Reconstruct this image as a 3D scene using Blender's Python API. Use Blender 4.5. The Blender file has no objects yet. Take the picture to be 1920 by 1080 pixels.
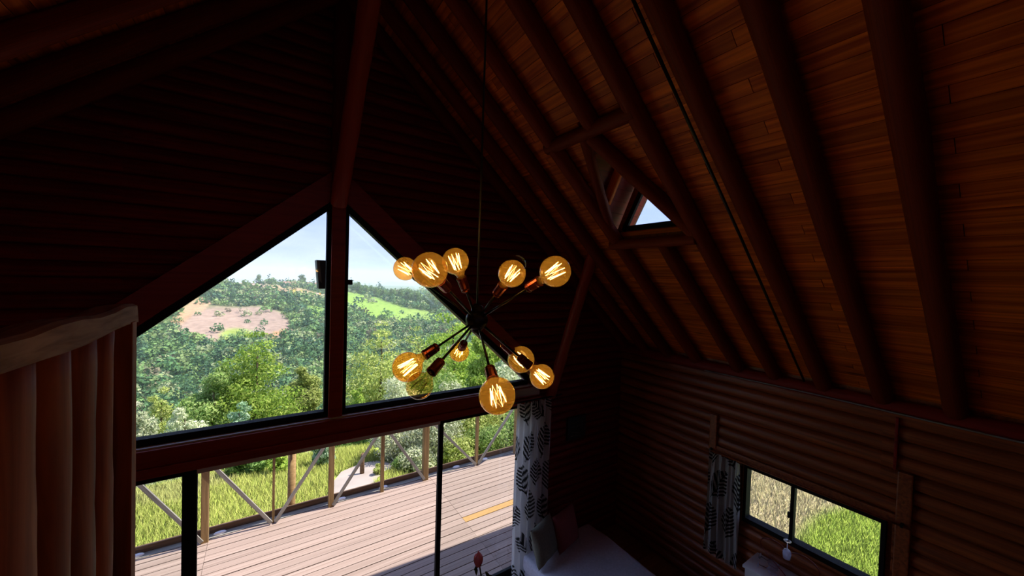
import bpy, bmesh, math, random
import numpy as np
from mathutils import Vector, Matrix, noise

sc = bpy.context.scene
COL = sc.collection
random.seed(7); RNG = np.random.default_rng(11)
H = 4.0                                   # eye height above the ground floor

# ------------------------------------------------------------------ camera
F = 695.9; YAW, PIT, ROL = .5885, -.0249, -.0316
_f = np.array([math.sin(YAW)*math.cos(PIT), math.cos(YAW)*math.cos(PIT), math.sin(PIT)])
_r = np.array([math.cos(YAW), -math.sin(YAW), 0.0]); _d = np.cross(_f, _r)
_c, _s = math.cos(ROL), math.sin(ROL)
CR, CD, CF = _c*_r + _s*_d, -_s*_r + _c*_d, _f
cam_data = bpy.data.cameras.new('camera'); cam = bpy.data.objects.new('camera', cam_data); COL.objects.link(cam)
cam.matrix_world = Matrix(((CR[0], -CD[0], -CF[0], 0), (CR[1], -CD[1], -CF[1], 0), (CR[2], -CD[2], -CF[2], H), (0, 0, 0, 1)))
cam_data.sensor_width = 36; cam_data.lens = F/1920*36; cam_data.clip_start = .05; cam_data.clip_end = 20000
sc.camera = cam
def ray(u, v):
    return CR*((u-960)/F) + CD*((v-540)/F) + CF
def P(u, v, d):                            # a measured photo point at depth d, in room coordinates
    q = ray(u, v)*d
    return Vector((q[0], q[1], q[2]+H))

# ------------------------------------------------------------------ exposure, sun, sky
vs = sc.view_settings
vs.view_transform = 'Standard'; vs.look = 'None'; vs.exposure = 1.35; vs.gamma = 1.0; vs.use_curve_mapping = False
sun_d = bpy.data.lights.new('sun', 'SUN'); sun = bpy.data.objects.new('sun', sun_d); COL.objects.link(sun)
sun_d.energy = 3.7; sun_d.angle = .01; sun_d.color = (1, .95, .86)
sun.rotation_euler = Vector((-.60, .10, -1)).to_track_quat('-Z', 'Y').to_euler()
sc.cycles.max_bounces = 6; sc.cycles.diffuse_bounces = 3; sc.cycles.glossy_bounces = 2; sc.cycles.transparent_max_bounces = 24
sc.cycles.sample_clamp_indirect = 4; sc.cycles.use_denoising = True; sc.cycles.volume_bounces = 1

world = bpy.data.worlds.new('sky'); sc.world = world; world.use_nodes = True
def sky():
    nt = world.node_tree; nt.nodes.clear(); N = nt.nodes.new; L = nt.links.new
    tc = N('ShaderNodeTexCoord'); sep = N('ShaderNodeSeparateXYZ'); L(tc.outputs['Generated'], sep.inputs[0])
    rmp = N('ShaderNodeValToRGB'); L(sep.outputs['Z'], rmp.inputs[0])
    e = rmp.color_ramp.elements
    e[0].position = 0; e[0].color = (.38, .49, .92, 1); e[1].position = 1; e[1].color = (.22, .36, .80, 1)
    x = e.new(.12); x.color = (.37, .48, .96, 1); x = e.new(.4); x.color = (.27, .44, .88, 1)
    # cloud layer: direction divided by height, so that it flattens towards the horizon
    mx = N('ShaderNodeMath'); mx.operation = 'MAXIMUM'; mx.inputs[1].default_value = 0; L(sep.outputs['Z'], mx.inputs[0])
    ad = N('ShaderNodeMath'); ad.operation = 'ADD'; ad.inputs[1].default_value = .16; L(mx.outputs[0], ad.inputs[0])
    dv = N('ShaderNodeVectorMath'); dv.operation = 'DIVIDE'; cb = N('ShaderNodeCombineXYZ')
    for k in range(3): L(ad.outputs[0], cb.inputs[k])
    L(tc.outputs['Generated'], dv.inputs[0]); L(cb.outputs[0], dv.inputs[1])
    nz = N('ShaderNodeTexNoise'); nz.inputs['Scale'].default_value = 1.15; nz.inputs['Detail'].default_value = 7; nz.inputs['Roughness'].default_value = .52
    L(dv.outputs[0], nz.inputs['Vector'])
    cr = N('ShaderNodeValToRGB'); L(nz.outputs[0], cr.inputs[0])
    cr.color_ramp.elements[0].position = .40; cr.color_ramp.elements[1].position = .68
    cr.color_ramp.elements[0].color = (.12, .12, .12, 1); cr.color_ramp.elements[1].color = (.85, .85, .85, 1)
    mix = N('ShaderNodeMixRGB'); L(cr.outputs[0], mix.inputs[0]); L(rmp.outputs[0], mix.inputs[1]); mix.inputs[2].default_value = (.60, .68, .97, 1)
    bg = N('ShaderNodeBackground'); L(mix.outputs[0], bg.inputs[0]); bg.inputs[1].default_value = 0.60
    out = N('ShaderNodeOutputWorld'); L(bg.outputs[0], out.inputs[0])
sky()

# ------------------------------------------------------------------ materials
MATS = {}
def newmat(name):
    m = bpy.data.materials.new(name); m.use_nodes = True; nt = m.node_tree; nt.nodes.clear(); MATS[name] = m
    return m, nt, nt.nodes.new, nt.links.new
def finish(nt, N, L, sock):
    o = N('ShaderNodeOutputMaterial'); L(sock, o.inputs['Surface'])
def plain(name, col, rough=.5, metal=0.0, spec=.5, noise_amt=0.0, nscale=20.0, bump=0.0):
    m, nt, N, L = newmat(name)
    b = N('ShaderNodeBsdfPrincipled'); b.inputs['Base Color'].default_value = (*col, 1); b.inputs['Roughness'].default_value = rough
    b.inputs['Metallic'].default_value = metal; b.inputs['Specular IOR Level'].default_value = spec
    if noise_amt or bump:
        tc = N('ShaderNodeTexCoord'); nz = N('ShaderNodeTexNoise'); nz.inputs['Scale'].default_value = nscale; nz.inputs['Detail'].default_value = 4
        L(tc.outputs['Object'], nz.inputs['Vector'])
        if noise_amt:
            r = N('ShaderNodeValToRGB'); L(nz.outputs[0], r.inputs[0])
            r.color_ramp.elements[0].position = .3; r.color_ramp.elements[1].position = .7
            r.color_ramp.elements[0].color = (*[c*(1-noise_amt) for c in col], 1); r.color_ramp.elements[1].color = (*[min(1, c*(1+noise_amt)) for c in col], 1)
            L(r.outputs[0], b.inputs['Base Color'])
        if bump:
            bp = N('ShaderNodeBump'); bp.inputs['Strength'].default_value = bump; bp.inputs['Distance'].default_value = .01
            L(nz.outputs[0], bp.inputs['Height']); L(bp.outputs[0], b.inputs['Normal'])
    finish(nt, N, L, b.outputs[0]); return m
def wood(name, dark, light, rough=.5, spec=.5, stretch=(1.2, 22, 22), knots=.0, vary=.25, bump=.25):
    """long-grained wood; grain along the local x axis, shifted and tinted piece by piece"""
    m, nt, N, L = newmat(name)
    tc = N('ShaderNodeTexCoord'); oi = N('ShaderNodeObjectInfo'); mp = N('ShaderNodeMapping'); mp.inputs['Scale'].default_value = stretch
    off = N('ShaderNodeVectorMath'); off.operation = 'SCALE'; off.inputs[0].default_value = (37, 71, 113); L(oi.outputs['Random'], off.inputs['Scale'])
    L(tc.outputs['Object'], mp.inputs['Vector']); L(off.outputs[0], mp.inputs['Location'])
    nz = N('ShaderNodeTexNoise'); nz.inputs['Scale'].default_value = 1.6; nz.inputs['Detail'].default_value = 5; nz.inputs['Distortion'].default_value = .6
    L(mp.outputs[0], nz.inputs['Vector'])
    r = N('ShaderNodeValToRGB'); L(nz.outputs[0], r.inputs[0])
    r.color_ramp.elements[0].position = .32; r.color_ramp.elements[1].position = .68
    r.color_ramp.elements[0].color = (*dark, 1); r.color_ramp.elements[1].color = (*light, 1)
    colsock = r.outputs[0]
    if knots:
        mk = N('ShaderNodeMapping'); mk.inputs['Scale'].default_value = (stretch[0]*2.2, stretch[1]*.45, stretch[2]*.45)
        L(tc.outputs['Object'], mk.inputs['Vector']); L(off.outputs[0], mk.inputs['Location'])
        vo = N('ShaderNodeTexVoronoi'); vo.inputs['Scale'].default_value = 1.0; L(mk.outputs[0], vo.inputs['Vector'])
        kr = N('ShaderNodeValToRGB'); L(vo.outputs['Distance'], kr.inputs[0])
        kr.color_ramp.elements[0].position = .05; kr.color_ramp.elements[1].position = .17
        kr.color_ramp.elements[0].color = (1-knots, 1-knots, 1-knots, 1); kr.color_ramp.elements[1].color = (1, 1, 1, 1)
        mu = N('ShaderNodeMixRGB'); mu.blend_type = 'MULTIPLY'; mu.inputs[0].default_value = 1; L(colsock, mu.inputs[1]); L(kr.outputs[0], mu.inputs[2]); colsock = mu.outputs[0]
    hs = N('ShaderNodeHueSaturation'); mr = N('ShaderNodeMapRange'); mr.inputs['To Min'].default_value = 1-vary; mr.inputs['To Max'].default_value = 1+vary
    L(oi.outputs['Random'], mr.inputs['Value']); L(mr.outputs[0], hs.inputs['Value']); L(colsock, hs.inputs['Color'])
    b = N('ShaderNodeBsdfPrincipled'); L(hs.outputs[0], b.inputs['Base Color']); b.inputs['Roughness'].default_value = rough; b.inputs['Specular IOR Level'].default_value = spec
    if bump:
        bp = N('ShaderNodeBump'); bp.inputs['Strength'].default_value = bump; bp.inputs['Distance'].default_value = .004
        L(nz.outputs[0], bp.inputs['Height']); L(bp.outputs[0], b.inputs['Normal'])
    finish(nt, N, L, b.outputs[0]); return m
def thinglass(name, tint, refl=1.0, rough=.0, body=None, body_amt=0.0):
    """a thin pane or bulb wall: tinted see-through, a Fresnel reflection, optionally some milky body colour"""
    m, nt, N, L = newmat(name)
    t = N('ShaderNodeBsdfTransparent'); t.inputs[0].default_value = (*tint, 1); s = t.outputs[0]
    if body:
        tr = N('ShaderNodeBsdfTranslucent'); tr.inputs[0].default_value = (*body, 1)
        mb = N('ShaderNodeMixShader'); mb.inputs[0].default_value = body_amt; L(s, mb.inputs[1]); L(tr.outputs[0], mb.inputs[2]); s = mb.outputs[0]
    g = N('ShaderNodeBsdfGlossy'); g.inputs['Roughness'].default_value = rough; g.inputs[0].default_value = (refl, refl, refl, 1)
    ge = N('ShaderNodeNewGeometry'); dp = N('ShaderNodeVectorMath'); dp.operation = 'DOT_PRODUCT'; L(ge.outputs['Normal'], dp.inputs[0]); L(ge.outputs['Incoming'], dp.inputs[1])
    def mth(op, a, b=None):                # Schlick reflectance, the same from both sides of the thin wall
        k = N('ShaderNodeMath'); k.operation = op
        for i, x in enumerate((a, b)):
            if x is None: continue
            if isinstance(x, (int, float)): k.inputs[i].default_value = x
            else: L(x, k.inputs[i])
        return k.outputs[0]
    om = mth('SUBTRACT', 1.0, mth('ABSOLUTE', dp.outputs['Value'])); fr = mth('ADD', mth('MULTIPLY', mth('POWER', om, 5.0), .96), .04)
    mx = N('ShaderNodeMixShader'); L(fr, mx.inputs[0]); L(s, mx.inputs[1]); L(g.outputs[0], mx.inputs[2])
    finish(nt, N, L, mx.outputs[0]); return m
def emit(name, col, st):
    m, nt, N, L = newmat(name); e = N('ShaderNodeEmission'); e.inputs[0].default_value = (*col, 1); e.inputs[1].default_value = st
    finish(nt, N, L, e.outputs[0]); return m
def leafmat(name, a, b, c, trans=.3, grain=0.0):
    """foliage: leaf colours spread over the single leaves, a little light let through"""
    m, nt, N, L = newmat(name)
    ge = N('ShaderNodeNewGeometry'); r = N('ShaderNodeValToRGB'); L(ge.outputs['Random Per Island'], r.inputs[0])
    e = r.color_ramp.elements; e[0].color = (*a, 1); e[1].color = (*c, 1); x = e.new(.5); x.color = (*b, 1)
    oi = N('ShaderNodeObjectInfo'); hs = N('ShaderNodeHueSaturation'); mr = N('ShaderNodeMapRange'); mr.inputs['To Min'].default_value = .8; mr.inputs['To Max'].default_value = 1.2
    L(oi.outputs['Random'], mr.inputs['Value']); L(mr.outputs[0], hs.inputs['Value']); L(r.outputs[0], hs.inputs['Color'])
    d = N('ShaderNodeBsdfDiffuse'); L(hs.outputs[0], d.inputs[0]); t = N('ShaderNodeBsdfTranslucent'); L(hs.outputs[0], t.inputs[0])
    if grain:                              # leafy crumple of far crowns
        tc = N('ShaderNodeTexCoord'); nz = N('ShaderNodeTexNoise'); nz.inputs['Scale'].default_value = grain; nz.inputs['Detail'].default_value = 5; nz.inputs['Roughness'].default_value = .7
        L(tc.outputs['Object'], nz.inputs['Vector']); bp = N('ShaderNodeBump'); bp.inputs['Strength'].default_value = 1; bp.inputs['Distance'].default_value = 1.6
        L(nz.outputs[0], bp.inputs['Height']); L(bp.outputs[0], d.inputs['Normal'])
        m2 = N('ShaderNodeMapRange'); m2.inputs['From Min'].default_value = .3; m2.inputs['From Max'].default_value = .7; m2.inputs['To Min'].default_value = .7; m2.inputs['To Max'].default_value = 1.3; L(nz.outputs[0], m2.inputs['Value'])
        ml = N('ShaderNodeMath'); ml.operation = 'MULTIPLY'; L(mr.outputs[0], ml.inputs[0]); L(m2.outputs[0], ml.inputs[1]); L(ml.outputs[0], hs.inputs['Value'])
    mx = N('ShaderNodeMixShader'); mx.inputs[0].default_value = trans; L(d.outputs[0], mx.inputs[1]); L(t.outputs[0], mx.inputs[2])
    finish(nt, N, L, mx.outputs[0]); return m
def attrmat(name, attr, rough=.9, trans=0.0, noise_amt=0.0, nscale=1.0, up=False):
    m, nt, N, L = newmat(name); a = N('ShaderNodeAttribute'); a.attribute_name = attr; col = a.outputs['Color']
    if noise_amt:
        tc = N('ShaderNodeTexCoord'); nz = N('ShaderNodeTexNoise'); nz.inputs['Scale'].default_value = nscale; nz.inputs['Detail'].default_value = 8; nz.inputs['Roughness'].default_value = .65
        L(tc.outputs['Object'], nz.inputs['Vector'])
        mr = N('ShaderNodeMapRange'); mr.inputs['From Min'].default_value = .3; mr.inputs['From Max'].default_value = .7; mr.inputs['To Min'].default_value = 1-noise_amt; mr.inputs['To Max'].default_value = 1+noise_amt
        L(nz.outputs[0], mr.inputs['Value']); hs = N('ShaderNodeHueSaturation'); L(mr.outputs[0], hs.inputs['Value']); L(col, hs.inputs['Color']); col = hs.outputs[0]
    d = N('ShaderNodeBsdfDiffuse'); L(col, d.inputs[0]); s = d.outputs[0]
    if up: cx = N('ShaderNodeCombineXYZ'); cx.inputs[2].default_value = 1; L(cx.outputs[0], d.inputs['Normal'])
    if trans:
        t = N('ShaderNodeBsdfTranslucent'); L(col, t.inputs[0]); mx = N('ShaderNodeMixShader'); mx.inputs[0].default_value = trans
        L(d.outputs[0], mx.inputs[1]); L(t.outputs[0], mx.inputs[2]); s = mx.outputs[0]
    finish(nt, N, L, s); return m

wood('log_stain', (.13, .014, .004), (.26, .036, .008), rough=.6, spec=.15, vary=.2)
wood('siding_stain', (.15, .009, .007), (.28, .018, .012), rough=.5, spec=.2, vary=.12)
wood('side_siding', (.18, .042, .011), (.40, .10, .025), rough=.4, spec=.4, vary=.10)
wood('pine_plank', (.36, .052, .005), (.80, .185, .014), rough=.5, spec=.2, stretch=(1.3, 18, 18), knots=.6, vary=.22)
wood('beam_stain', (.30, .026, .014), (.44, .050, .022), rough=.35, spec=.4, vary=.05)
wood('rail_wood', (.19, .088, .05), (.40, .215, .14), rough=.8, spec=.12, stretch=(3, 30, 30), vary=.1)
wood('slab_wood', (.16, .032, .010), (.36, .092, .028), rough=.7, spec=.2, stretch=(1, 14, 14), vary=.15)
wood('deck_wood', (.245, .175, .142), (.345, .256, .214), rough=.75, spec=.2, stretch=(1.2, 26, 26), vary=.10, bump=.1)
wood('deck_new', (.34, .185, .06), (.44, .26, .10), rough=.7, spec=.2, stretch=(1.2, 26, 26), vary=.03)
wood('post_wood', (.19, .115, .048), (.32, .21, .095), rough=.7, spec=.2, vary=.15)
wood('grey_wood', (.20, .185, .165), (.32, .295, .26), rough=.7, spec=.2, vary=.1)
wood('kick_wood', (.10, .06, .035), (.20, .12, .07), rough=.8, spec=.2, vary=.1)
wood('floor_wood', (.30, .14, .055), (.48, .25, .11), rough=.45, vary=.2)  # unseen floor, coloured light so that its bounce brightens the ceiling
plain('black_metal', (.010, .010, .011), .7, .0, .15)
plain('hub_black', (.006, .006, .006), .35, .0, .5)
plain('alu', (.85, .83, .80), .35, .0)
plain('sill_grey', (.75, .66, .62), .5)
plain('cable_grey', (.22, .2, .2), .5)
plain('copper', (.20, .045, .035), .22, .8)
plain('speaker_black', (.02, .02, .026), .5)
plain('speaker_grille', (.16, .13, .12), .6, noise_amt=.3, nscale=120)
plain('white_paint', (.82, .82, .86), .45)
plain('red_wire', (.16, .012, .014), .35, .2)
plain('pillow_green', (.22, .215, .165), .95, noise_amt=.15, nscale=60, bump=.2)
plain('pillow_red', (.30, .075, .08), .95, noise_amt=.12, nscale=60, bump=.2)
plain('sofa_cloth', (.66, .64, .74), .95, noise_amt=.1, nscale=40, bump=.25)
plain('concrete', (.32, .265, .23), .9, noise_amt=.12, nscale=1.5)
plain('rose_green', (.045, .075, .02), .6, noise_amt=.3, nscale=40)
plain('ceramic', (.5, .5, .52), .3)
plain('bark', (.12, .08, .05), .9, noise_amt=.3, nscale=8)
plain('far_mountain', (.10, .13, .10), 1.0, noise_amt=.2, nscale=.002)
plain('house_wall', (.70, .60, .52), .9)
plain('house_roof', (.42, .24, .17), .9)
plain('window_dark', (.03, .03, .035), .3)
plain('picture_dark', (.02, .018, .018), .5)
plain('picture_pale', (.20, .19, .18), .6)
thinglass('pane', (.97, .985, .98), refl=.9)
thinglass('clear_glass', (.90, .91, .96), refl=1.0)
thinglass('cut_glass', (.80, .80, .88), refl=1.0, rough=.03, body=(.9, .88, 1.0), body_amt=.30)
plain('dark_stem', (.02, .018, .025), .3)
thinglass('amber_glass', (.93, .60, .28), refl=1.0, body=(1.0, .52, .09), body_amt=.11)
thinglass('dim_glass', (.90, .74, .50), refl=1.0)
emit('filament', (1.0, .78, .34), 6.5)
plain('filament_off', (.25, .16, .08), .4, .5)
leafmat('leaf_conifer', (.20, .33, .05), (.34, .47, .08), (.52, .60, .14), .4)
leafmat('leaf_olive', (.32, .40, .10), (.46, .52, .15), (.62, .62, .24), .4)
leafmat('leaf_dark', (.09, .18, .05), (.16, .27, .07), (.26, .38, .11), .35)
leafmat('leaf_green', (.22, .36, .09), (.35, .48, .14), (.50, .58, .22), .4)
leafmat('leaf_pale', (.40, .46, .25), (.55, .58, .36), (.74, .72, .52), .35)
leafmat('leaf_glossy', (.20, .36, .19), (.34, .50, .28), (.55, .66, .45), .35)
leafmat('leaf_far', (.085, .16, .07), (.17, .27, .10), (.33, .40, .17), .3)
leafmat('rose_pink', (.85, .32, .50), (.93, .48, .64), (.98, .66, .76), .6)
attrmat('terrain', 'ground', noise_amt=.28, nscale=.35)
attrmat('grass_blade', 'tint', trans=.15, up=True)
attrmat('wood_leaf', 'tint', trans=.25)
attrmat('curtain', 'print', trans=.4)

# ------------------------------------------------------------------ helpers
def setp(o, label=None, cat=None, group=None, kind=None):
    if label: o['label'] = label
    if cat: o['category'] = cat
    if group: o['group'] = group
    if kind: o['kind'] = kind
    return o
def empty(name, loc=(0, 0, 0), label=None, cat=None, group=None, kind=None):
    o = bpy.data.objects.new(name, None); o.location = loc; o.empty_display_size = .1; COL.objects.link(o)
    return setp(o, label, cat, group, kind)
def link(name, me, mat=None, parent=None, mw=None):
    """an object from mesh data; mw is its placement in room coordinates"""
    o = bpy.data.objects.new(name, me); COL.objects.link(o)
    if mat and not me.materials: me.materials.append(MATS[mat])
    if mw is not None: o.matrix_basis = mw
    if parent:
        o.parent = parent
        m = Matrix.Translation(parent.location); q = parent.parent
        while q: m = Matrix.Translation(q.location) @ m; q = q.parent
        o.matrix_parent_inverse = WINV.setdefault(parent.name, world_of(parent).inverted())
    return o
WINV = {}
def world_of(o):
    m = o.matrix_basis.copy()
    if o.parent: m = world_of(o.parent) @ o.matrix_parent_inverse @ m
    return m
def mesh(name, v, f, mat=None, smooth=False):
    me = bpy.data.meshes.new(name)
    v = np.asarray(v, dtype=np.float32).reshape(-1, 3)
    if isinstance(f, np.ndarray):
        n, k = f.shape
        me.vertices.add(len(v)); me.vertices.foreach_set('co', v.ravel())
        me.loops.add(n*k); me.loops.foreach_set('vertex_index', f.astype(np.int32).ravel())
        me.polygons.add(n); me.polygons.foreach_set('loop_start', np.arange(0, n*k, k, dtype=np.int32))
        me.update(calc_edges=True)
    else:
        me.from_pydata([tuple(map(float, x)) for x in v], [], f); me.update()
    if smooth: me.polygons.foreach_set('use_smooth', np.ones(len(me.polygons), dtype=bool))
    if mat: me.materials.append(MATS[mat])
    return me
def box_me(name, lo, hi, mat, bevel=0.0):
    bm = bmesh.new(); bmesh.ops.create_cube(bm, size=1)
    lo, hi = Vector(lo), Vector(hi)
    for v in bm.verts: v.co = Vector([lo[k]+(v.co[k]+.5)*(hi[k]-lo[k]) for k in range(3)])
    if bevel: bmesh.ops.bevel(bm, geom=bm.edges[:], offset=bevel, segments=2, affect='EDGES', profile=.6)
    me = bpy.data.meshes.new(name); bm.to_mesh(me); bm.free(); me.materials.append(MATS[mat]); return me
def box(name, lo, hi, mat, parent=None, bevel=0.0):
    """axis-parallel box with its origin at its centre"""
    lo, hi = Vector(lo), Vector(hi); c = (lo+hi)/2
    return link(name, box_me(name, lo-c, hi-c, mat, bevel), None, parent, Matrix.Translation(c))
def prism(name, pts, ext, mat, parent=None):
    """polygon pts (3-D, flat) pushed along ext"""
    n = len(pts); c = sum((Vector(p) for p in pts), Vector())/n; e = Vector(ext)
    v = [Vector(p)-c for p in pts] + [Vector(p)-c+e for p in pts]
    f = [list(range(n))[::-1], list(range(n, 2*n))] + [[i, (i+1) % n, n+(i+1) % n, n+i] for i in range(n)]
    me = mesh(name, v, f, mat)
    bm = bmesh.new(); bm.from_mesh(me); bmesh.ops.recalc_face_normals(bm, faces=bm.faces[:]); bm.to_mesh(me); bm.free()
    return link(name, me, None, parent, Matrix.Translation(c))
def frame_x(p, q, up=(0, 0, 1)):
    """placement whose local x axis runs from p towards q"""
    p, q = Vector(p), Vector(q); x = (q-p).normalized(); u = Vector(up)
    if abs(x.dot(u)) > .98: u = Vector((0, 1, 0))
    y = u.cross(x).normalized(); z = x.cross(y)
    m = Matrix((x, y, z)).transposed().to_4x4(); m.translation = p; return m
def bar(name, p, q, w, h, mat, parent=None, up=(0, 0, 1)):
    L_ = (Vector(q)-Vector(p)).length
    return link(name, box_me(name, (0, -w/2, -h/2), (L_, w/2, h/2), mat, min(w, h)*.08), None, parent, frame_x(p, q, up))
LOGS = []
def log_meshes():
    for k in range(4):
        rg = np.random.default_rng(50+k); n, m = 12, 9; v = []
        for i in range(m):
            x = i/(m-1); r = 1+.07*(rg.random()-.5); oy, oz = .08*(rg.random(2)-.5)
            for j in range(n):
                a = 2*math.pi*j/n; rr = r*(1+.05*(rg.random()-.5)); v.append((x, oy+rr*math.cos(a), oz+rr*math.sin(a)))
        f = [[i*n+j, i*n+(j+1) % n, (i+1)*n+(j+1) % n, (i+1)*n+j] for i in range(m-1) for j in range(n)] + [list(range(n))[::-1], list(range((m-1)*n, m*n))]
        LOGS.append((v, f))
LOGC = {}
log_meshes()
def log(name, p, q, r, mat, parent=None):
    k = random.randrange(4); key = (k, mat)
    if key not in LOGC: LOGC[key] = mesh('log', LOGS[k][0], LOGS[k][1], mat, True)
    L_ = (Vector(q)-Vector(p)).length
    return link(name, LOGC[key], None, parent, frame_x(p, q) @ Matrix.Rotation(random.random()*6, 4, 'X') @ Matrix.Diagonal((L_, r, r, 1)))
def tube(name, pts, r, mat, parent=None, n=8, closed=False, smooth=True, rads=None):
    pts = [Vector(p) for p in pts]; m = len(pts); v = []; up = Vector((0, 0, 1)); prev = None
    for i in range(m):
        a = pts[(i-1) % m] if (closed or i > 0) else pts[i]; b = pts[(i+1) % m] if (closed or i < m-1) else pts[i]
        t = (b-a).normalized()
        if prev is None:
            u = up if abs(t.z) < .95 else Vector((1, 0, 0)); x = t.cross(u).normalized()
        else: x = (prev - t*prev.dot(t)).normalized()
        prev = x; y = t.cross(x); rr = rads[i] if rads else r
        for j in range(n):
            an = 2*math.pi*j/n; v.append(pts[i]+(x*math.cos(an)+y*math.sin(an))*rr)
    f = [[i*n+j, i*n+(j+1) % n, ((i+1) % m)*n+(j+1) % n, ((i+1) % m)*n+j] for i in range(m if closed else m-1) for j in range(n)]
    if not closed: f += [list(range(n))[::-1], list(range((m-1)*n, m*n))]
    c = pts[0]; v = [p-c for p in v]
    return link(name, mesh(name, v, f, mat, smooth), None, parent, Matrix.Translation(c))
def lathe_me(name, prof, mat, n=24, smooth=True):
    """profile of (radius, x) turned about the local x axis"""
    v = []; m = len(prof)
    for r, x in prof:
        for j in range(n): a = 2*math.pi*j/n; v.append((x, r*math.cos(a), r*math.sin(a)))
    f = [[i*n+j, i*n+(j+1) % n, (i+1)*n+(j+1) % n, (i+1)*n+j] for i in range(m-1) for j in range(n)]
    return mesh(name, v, f, mat, smooth)

# ------------------------------------------------------------------ the house: numbers
GY = 4.0                                   # inner face of the glazed gable
XR, XL, XM = 4.9, -3.71, .595              # right wall, left wall, ridge
TA = math.tan(math.radians(41)); CA, SA = math.cos(math.radians(41)), math.sin(math.radians(41))
ZE = 2.95                                  # rafter centre line over the right wall
def zraf(x): return ZE + (4.305-abs(x-XM))*TA
def zboard(x): return zraf(x) + .062/CA
BY0, BY1 = -4.0, 4.64                      # roof from the back wall to the gable overhang
TRI_Z0, TRI_ZA = 2.63, 4.68                # glazed triangle: sill and apex
TRI_T = .868
def tri_half(z): return max(0, (TRI_ZA-z)/TRI_T)

# ---- floor, back and left walls (behind the camera or in the dark)
fl = empty('floor', label='light wooden ground floor of the cabin', kind='structure', cat='floor')
for i in range(30):
    y0 = -4+i*.27
    box('floor_plank', (XL, y0, -.03), (XR, y0+.266, 0), 'floor_wood', fl)
box('subfloor', (XL-.2, -4.2, -.12), (XR+.2, GY+.15, -.032), 'kick_wood', fl)
wb = empty('wall_back', label='dark log wall behind the camera', kind='structure', cat='wall')
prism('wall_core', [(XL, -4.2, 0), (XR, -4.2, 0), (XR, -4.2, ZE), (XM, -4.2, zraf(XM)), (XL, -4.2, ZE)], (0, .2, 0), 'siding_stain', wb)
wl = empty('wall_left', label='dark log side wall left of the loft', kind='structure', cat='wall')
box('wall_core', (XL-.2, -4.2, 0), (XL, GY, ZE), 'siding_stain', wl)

# ---- half-log siding
def half_log_me(name, r, bulge, mat):
    n = 8; v = []
    for x in (0, 1):
        for j in range(n+1): a = math.pi*j/n; v.append((x, -bulge*math.sin(a), r*math.cos(a)))
    m = 2*n+2; v = v+v; f = [[j, j+1, n+1+j+1, n+1+j] for j in range(n)] + [[m+j for j in range(n, -1, -1)], list(range(m+n+1, m+2*n+2)), [m, m+n+1, m+2*n+1, m+n]]   # ends and back keep their own corners
    me = mesh(name, v, f, mat); me.polygons.foreach_set('use_smooth', np.array([1]*n+[0, 0, 0], dtype=bool))
    side = me.polygons[0].normal
    if side.y > 0: me.flip_normals()
    return me
PG = .115
sid_g = half_log_me('siding_log', PG/2, .035, 'siding_stain')
wf = empty('wall_front', label='dark log gable wall with the big triangular window', kind='structure', cat='wall')
def course(parent, me, axis, a0, a1, fixed, z, cuts=()):
    """one course between a0 and a1, cut into lengths"""
    cs = [a0]+[c for c in cuts if a0+.15 < c < a1-.15]+[a1]
    for s, e in zip(cs, cs[1:]):
        if e-s < .03: continue
        if axis == 'x': mw = Matrix.Translation((s, fixed, z)) @ Matrix.Diagonal((e-s, 1, 1, 1))
        else: mw = Matrix.Translation((fixed, e, z)) @ Matrix.Rotation(-math.pi/2, 4, 'Z') @ Matrix.Diagonal((e-s, 1, 1, 1))
        link('siding_log', me, None, parent, mw)
k = 0; z = PG/2
while z < zboard(XM)-.05:
    half = (zboard(XM)-z)/TA; xl, xr = max(XL, XM-half), min(XR, XM+half); k += 1
    cut = [XM-2.2, XM+2.2] if k % 2 else [XM-1.5, XM+2.9]
    if z < TRI_Z0-.12: segs = [(xl, -1.85), (2.98, xr)]
    else:
        th = tri_half(z)+.12 if z < TRI_ZA+.1 else 0
        segs = [(xl, XM-max(th, .06)), (XM+max(th, .06), xr)]
    for s, e in segs:
        if e > s: course(wf, sid_g, 'x', s, e, GY+.035, z, cut)
    z += PG
# masonry-less core of the gable: boards behind the half logs, with the two openings left free
yc0, yc1 = GY+.036, GY+.13
e_ = .02
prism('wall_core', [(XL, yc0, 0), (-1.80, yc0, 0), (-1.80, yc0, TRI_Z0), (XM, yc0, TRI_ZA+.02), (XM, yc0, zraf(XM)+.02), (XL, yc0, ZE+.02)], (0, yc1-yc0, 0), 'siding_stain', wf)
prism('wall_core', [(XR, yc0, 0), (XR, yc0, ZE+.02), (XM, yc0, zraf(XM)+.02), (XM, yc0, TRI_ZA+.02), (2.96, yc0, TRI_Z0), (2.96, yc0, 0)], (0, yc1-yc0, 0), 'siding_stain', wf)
# diagonal boards along the glazed triangle
tw = .21
for sg in (-1, 1):
    a = Vector((XM+sg*.03, GY, TRI_ZA+.045)); b = Vector((XM+sg*(tri_half(TRI_Z0-.1)+.05), GY, TRI_Z0-.10+.045))
    nrm = Vector((sg*SA, 0, CA)); pts = [a, b, b+nrm*tw, a+Vector((0, 0, tw/CA))]
    prism('casing_board', [p+Vector((0, -.045, 0)) for p in pts], (0, .12, 0), 'beam_stain', wf)
# the long beam, its moulding and the header track
box('beam', (-1.85, GY-.09, 2.425), (3.12, GY+.12, 2.575), 'beam_stain', wf, .012)
box('beam_moulding', (-1.85, GY-.115, 2.36), (3.12, GY+.10, 2.44), 'beam_stain', wf, .01)
box('sill_strip', (-1.85, GY-.07, 2.575), (3.0, GY+.03, 2.590), 'sill_grey', wf)
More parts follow.
